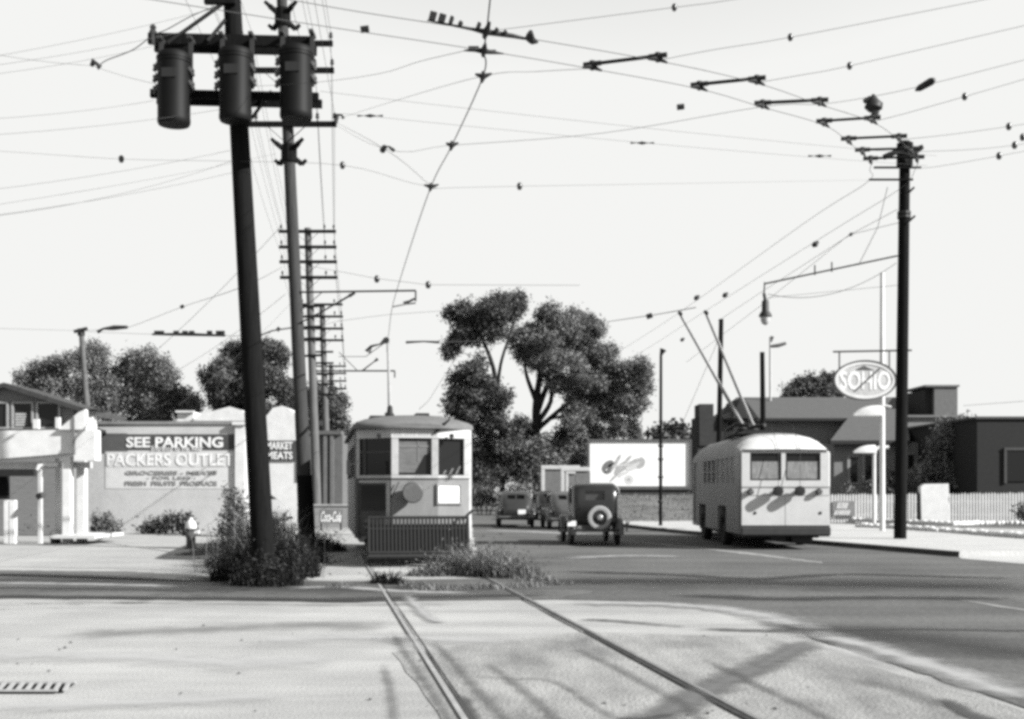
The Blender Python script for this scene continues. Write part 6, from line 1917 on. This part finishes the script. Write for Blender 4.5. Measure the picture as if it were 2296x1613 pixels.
# notices hung on the fence
b_ = P(1895, 1140, Df - .1)
t = thing('fence_notice', 'grey notice board with white marks hanging on the fence beside the trolleybus', 'notice board', b_)
mb = MB(); Wbox(mb, 1868, 1917, 1124, 1158, Df - .09, .05); p_ = mb.build('board', mat('notice grey', .20, .8, .2, 4), t, b_)
for s, v0, v1, u0, u1 in (('Cafe', 1127, 1141, 1876, 1900), ('Regular', 1144, 1155, 1870, 1905)):
    mb = MB()
    n = 6 if s == 'Cafe' else 9
    for i in range(n):
        x0, x1_ = u0 + (u1 - u0) * i / n, u0 + (u1 - u0) * (i + .8) / n
        j = random.uniform(-1.5, 1.5)
        q = [P(u, v, Df - .1) for u, v in ((x0 - 1, v1), (x1_ - 1.5, v1 + j * .3), (x1_ + 2.5, v0 + j), (x0 + 3, v0 + 1))]
        mb.prism([(k.x - b_.x, k.z - b_.z) for k in q], -.012, -.001, 'xz')
    mb.build('white_marks', lw_, p_)
# white slab
b_ = P(2098, 0, 54.5); b_.z = 0
t = thing('white_slab', 'upright blank white slab sign standing in the gap of the picket fence', 'sign', b_)
p = [P(u, v, 54.5) for u, v in ((2066, 1175), (2064, 1092), (2072, 1086), (2127, 1085), (2128, 1112), (2126, 1120), (2131, 1150), (2127, 1176))]
MB().prism([(q.x, max(q.z, 0)) for q in p], 54.5, 54.85, 'xz').build('slab', M['white'], t, b_, bev=.02)
mb = MB(); Wbox(mb, 2060, 2063.8, 1106, 1178, 54.6, .2); mb.build('back_post', M['black'], t, b_)

# whitewashed stone borders
def stones(pts, lab, r, n):
    b_ = G(*pts[0])
    t = thing('stone_border', lab, 'stone border', b_, 0, 'whitewashed stone borders')
    q = smooth_path([G(*p) for p in pts], 8)
    mb = MB()
    for i in range(n):
        k = i / (n - 1) * (len(q) - 1); j = min(int(k), len(q) - 2)
        c = q[j].lerp(q[j + 1], k - j) + Vector((random.uniform(-.03, .03), random.uniform(-.05, .05), .13))
        rr = r * random.uniform(.75, 1.2)
        mb.lathe([(rr * .8, -.03), (rr, rr * .3), (rr * .85, rr * .8), (rr * .4, rr * 1.05)], c, 'z', 7)
    mb.build('stones', M['white'], t, b_)
stones([(1866, 1173), (1960, 1176), (2060, 1180), (2140, 1184), (2220, 1182), (2420, 1184)], 'farther row of whitewashed stones along the foot of the picket fence', .13, 85)
stones([(1925, 1190), (2000, 1193), (2090, 1200), (2200, 1209), (2296, 1217), (2400, 1224)], 'nearer row of whitewashed stones along the inner edge of the sidewalk', .15, 62)

# white mast with oval sign and lamp shades
Dm = 43.0
b_ = G(1978, 1196)
b_ = Vector((P(1978, 0, Dm).x, Dm, 0))
mast_m = M['white']
t = thing('lamp_mast', 'tall thin white mast with a scoop lamp shade, left of the stout dark pole', 'lamp mast', b_)
MB().tube([(0, 0, 0), (0, 0, P(0, 905, Dm).z), (0, 0, P(0, 612, Dm).z)], [.10, .095, .07], 12).build('mast', mast_m, t, smooth=True)
def scoop(u0, u1, v0, v1, par, org, Dx):
    a, b = P(u0, v1, Dx), P(u1, v0, Dx)
    rings = []
    n = 8
    for i in range(7):
        f = i / 6
        x = b.x + (a.x - b.x) * f
        h = (b.z - a.z) * (1 - .75 * f ** 3); wdt = .26 * (1 - .55 * f ** 2)
        zt = b.z - (b.z - a.z) * .75 * f ** 3
        rings.append([(x, Dx + wdt * math.cos(math.pi * j / n), a.z + (zt - a.z) * math.sin(math.pi * j / n)) for j in range(n + 1)])
    MB().loft(rings).build('lamp_shade', M['white'], par, org, smooth=True)
scoop(1913, 1976, 909, 933, t, b_, Dm - .05)
MB().tube([(0, -.05, P(0, 911, Dm).z), (.15, -.05, P(0, 911, Dm).z), (.3, -.05, P(0, 914, Dm).z)], .05, 8).build('conduit', M['white_worn'], t)
D2 = 50
b2_ = Vector((P(1960, 0, D2).x, D2, 0))
t2 = thing('yard_lamp', 'shorter white yard lamp with bent neck and scoop shade before the house wing', 'lamp post', b2_)
zt = P(0, 1004, D2).z
MB().tube([(0, 0, 0), (0, 0, zt - .35), (.03, 0, zt - .1), (.18, 0, zt), (.6, 0, zt + .02)], .075, 10).build('post', M['white'], t2, smooth=True)
scoop(1914, 1962, 998, 1016, t2, b2_, D2 - .02)
# oval sign
Do = 42.4
ctr = P(1939, 853, Do)
t3 = thing('oval_sign', 'hanging oval filling station sign with white rim and block letters beside the stout pole', 'sign', ctr)
rx, rzz = 71 * Do / F, 45 * Do / F
def ell(rx, rz, y0, y1, m, name, par, hole=None, n=48):
    mb = MB()
    o_ = [(rx * math.cos(2 * math.pi * i / n), rz * math.sin(2 * math.pi * i / n)) for i in range(n)]
    if hole is None:
        mb.prism(o_, y0, y1, 'xz')
    else:
        i_ = [(hole[0] * math.cos(2 * math.pi * i / n), hole[1] * math.sin(2 * math.pi * i / n)) for i in range(n)]
        vs = [(x, y, z) for y in (y0, y1) for L in (o_, i_) for x, z in L]
        fs = []
        for i in range(n):
            j = (i + 1) % n
            fs += [(i, j, n + j, n + i), (2 * n + i, 3 * n + i, 3 * n + j, 2 * n + j), (i, 2 * n + i, 2 * n + j, j), (n + i, n + j, 3 * n + j, 3 * n + i)]
        mb.add(vs, fs)
    return mb.build(name, m, par, smooth=False)
edge_m = mat('sign edge', .07, .7, .2, 5)
ell(rx, rzz, -.09, .09, edge_m, 'rim_edge', t3, (rx * .955, rzz * .93))
ell(rx * .954, rzz * .928, -.075, .075, M['white'], 'rim', t3, (rx * .86, rzz * .78))
fc = ell(rx * .859, rzz * .779, -.055, .055, mat('sign face grey', .46, .7, .25, 5), 'face', t3)
text('SOHIO', 'lettering', lw_, fc, (0, -.062, -.01), FRONT, width=rx * 1.60, height=rzz * .95, bold=.03, extrude=.006)
MB().prism([(-.35, rzz * .5), (.30, rzz * .5), (.1, rzz * .62), (-.05, rzz * .72), (-.22, rzz * .60)], -.066, -.056, 'xz').build('torch_mark', edge_m, fc)
stroke_m = mat('sign slash dark', .09, .7, .2, 5)
mb = MB().beam((-.36, -.072, -.38), (.50, -.072, .40), .012, .06); mb.build('slash_mark', stroke_m, fc)
mb = MB()
za = P(0, 789, Do).z - ctr.z
xl, xr = P(1868, 0, Do).x - ctr.x, P(2044, 0, Do).x - ctr.x
mb.tube([(xl, 0, za), (xr, 0, za + .05)], .035, 8)
for u in (1882, 1994):
    x = P(u, 0, Do).x - ctr.x
    mb.tube([(x, 0, za), (x, 0, rzz * math.sqrt(max(0, 1 - (x / rx) ** 2)) - .02)], .028, 6)
mb.build('hanger_frame', mat('hanger grey', .06, .6, .2, 6), t3)
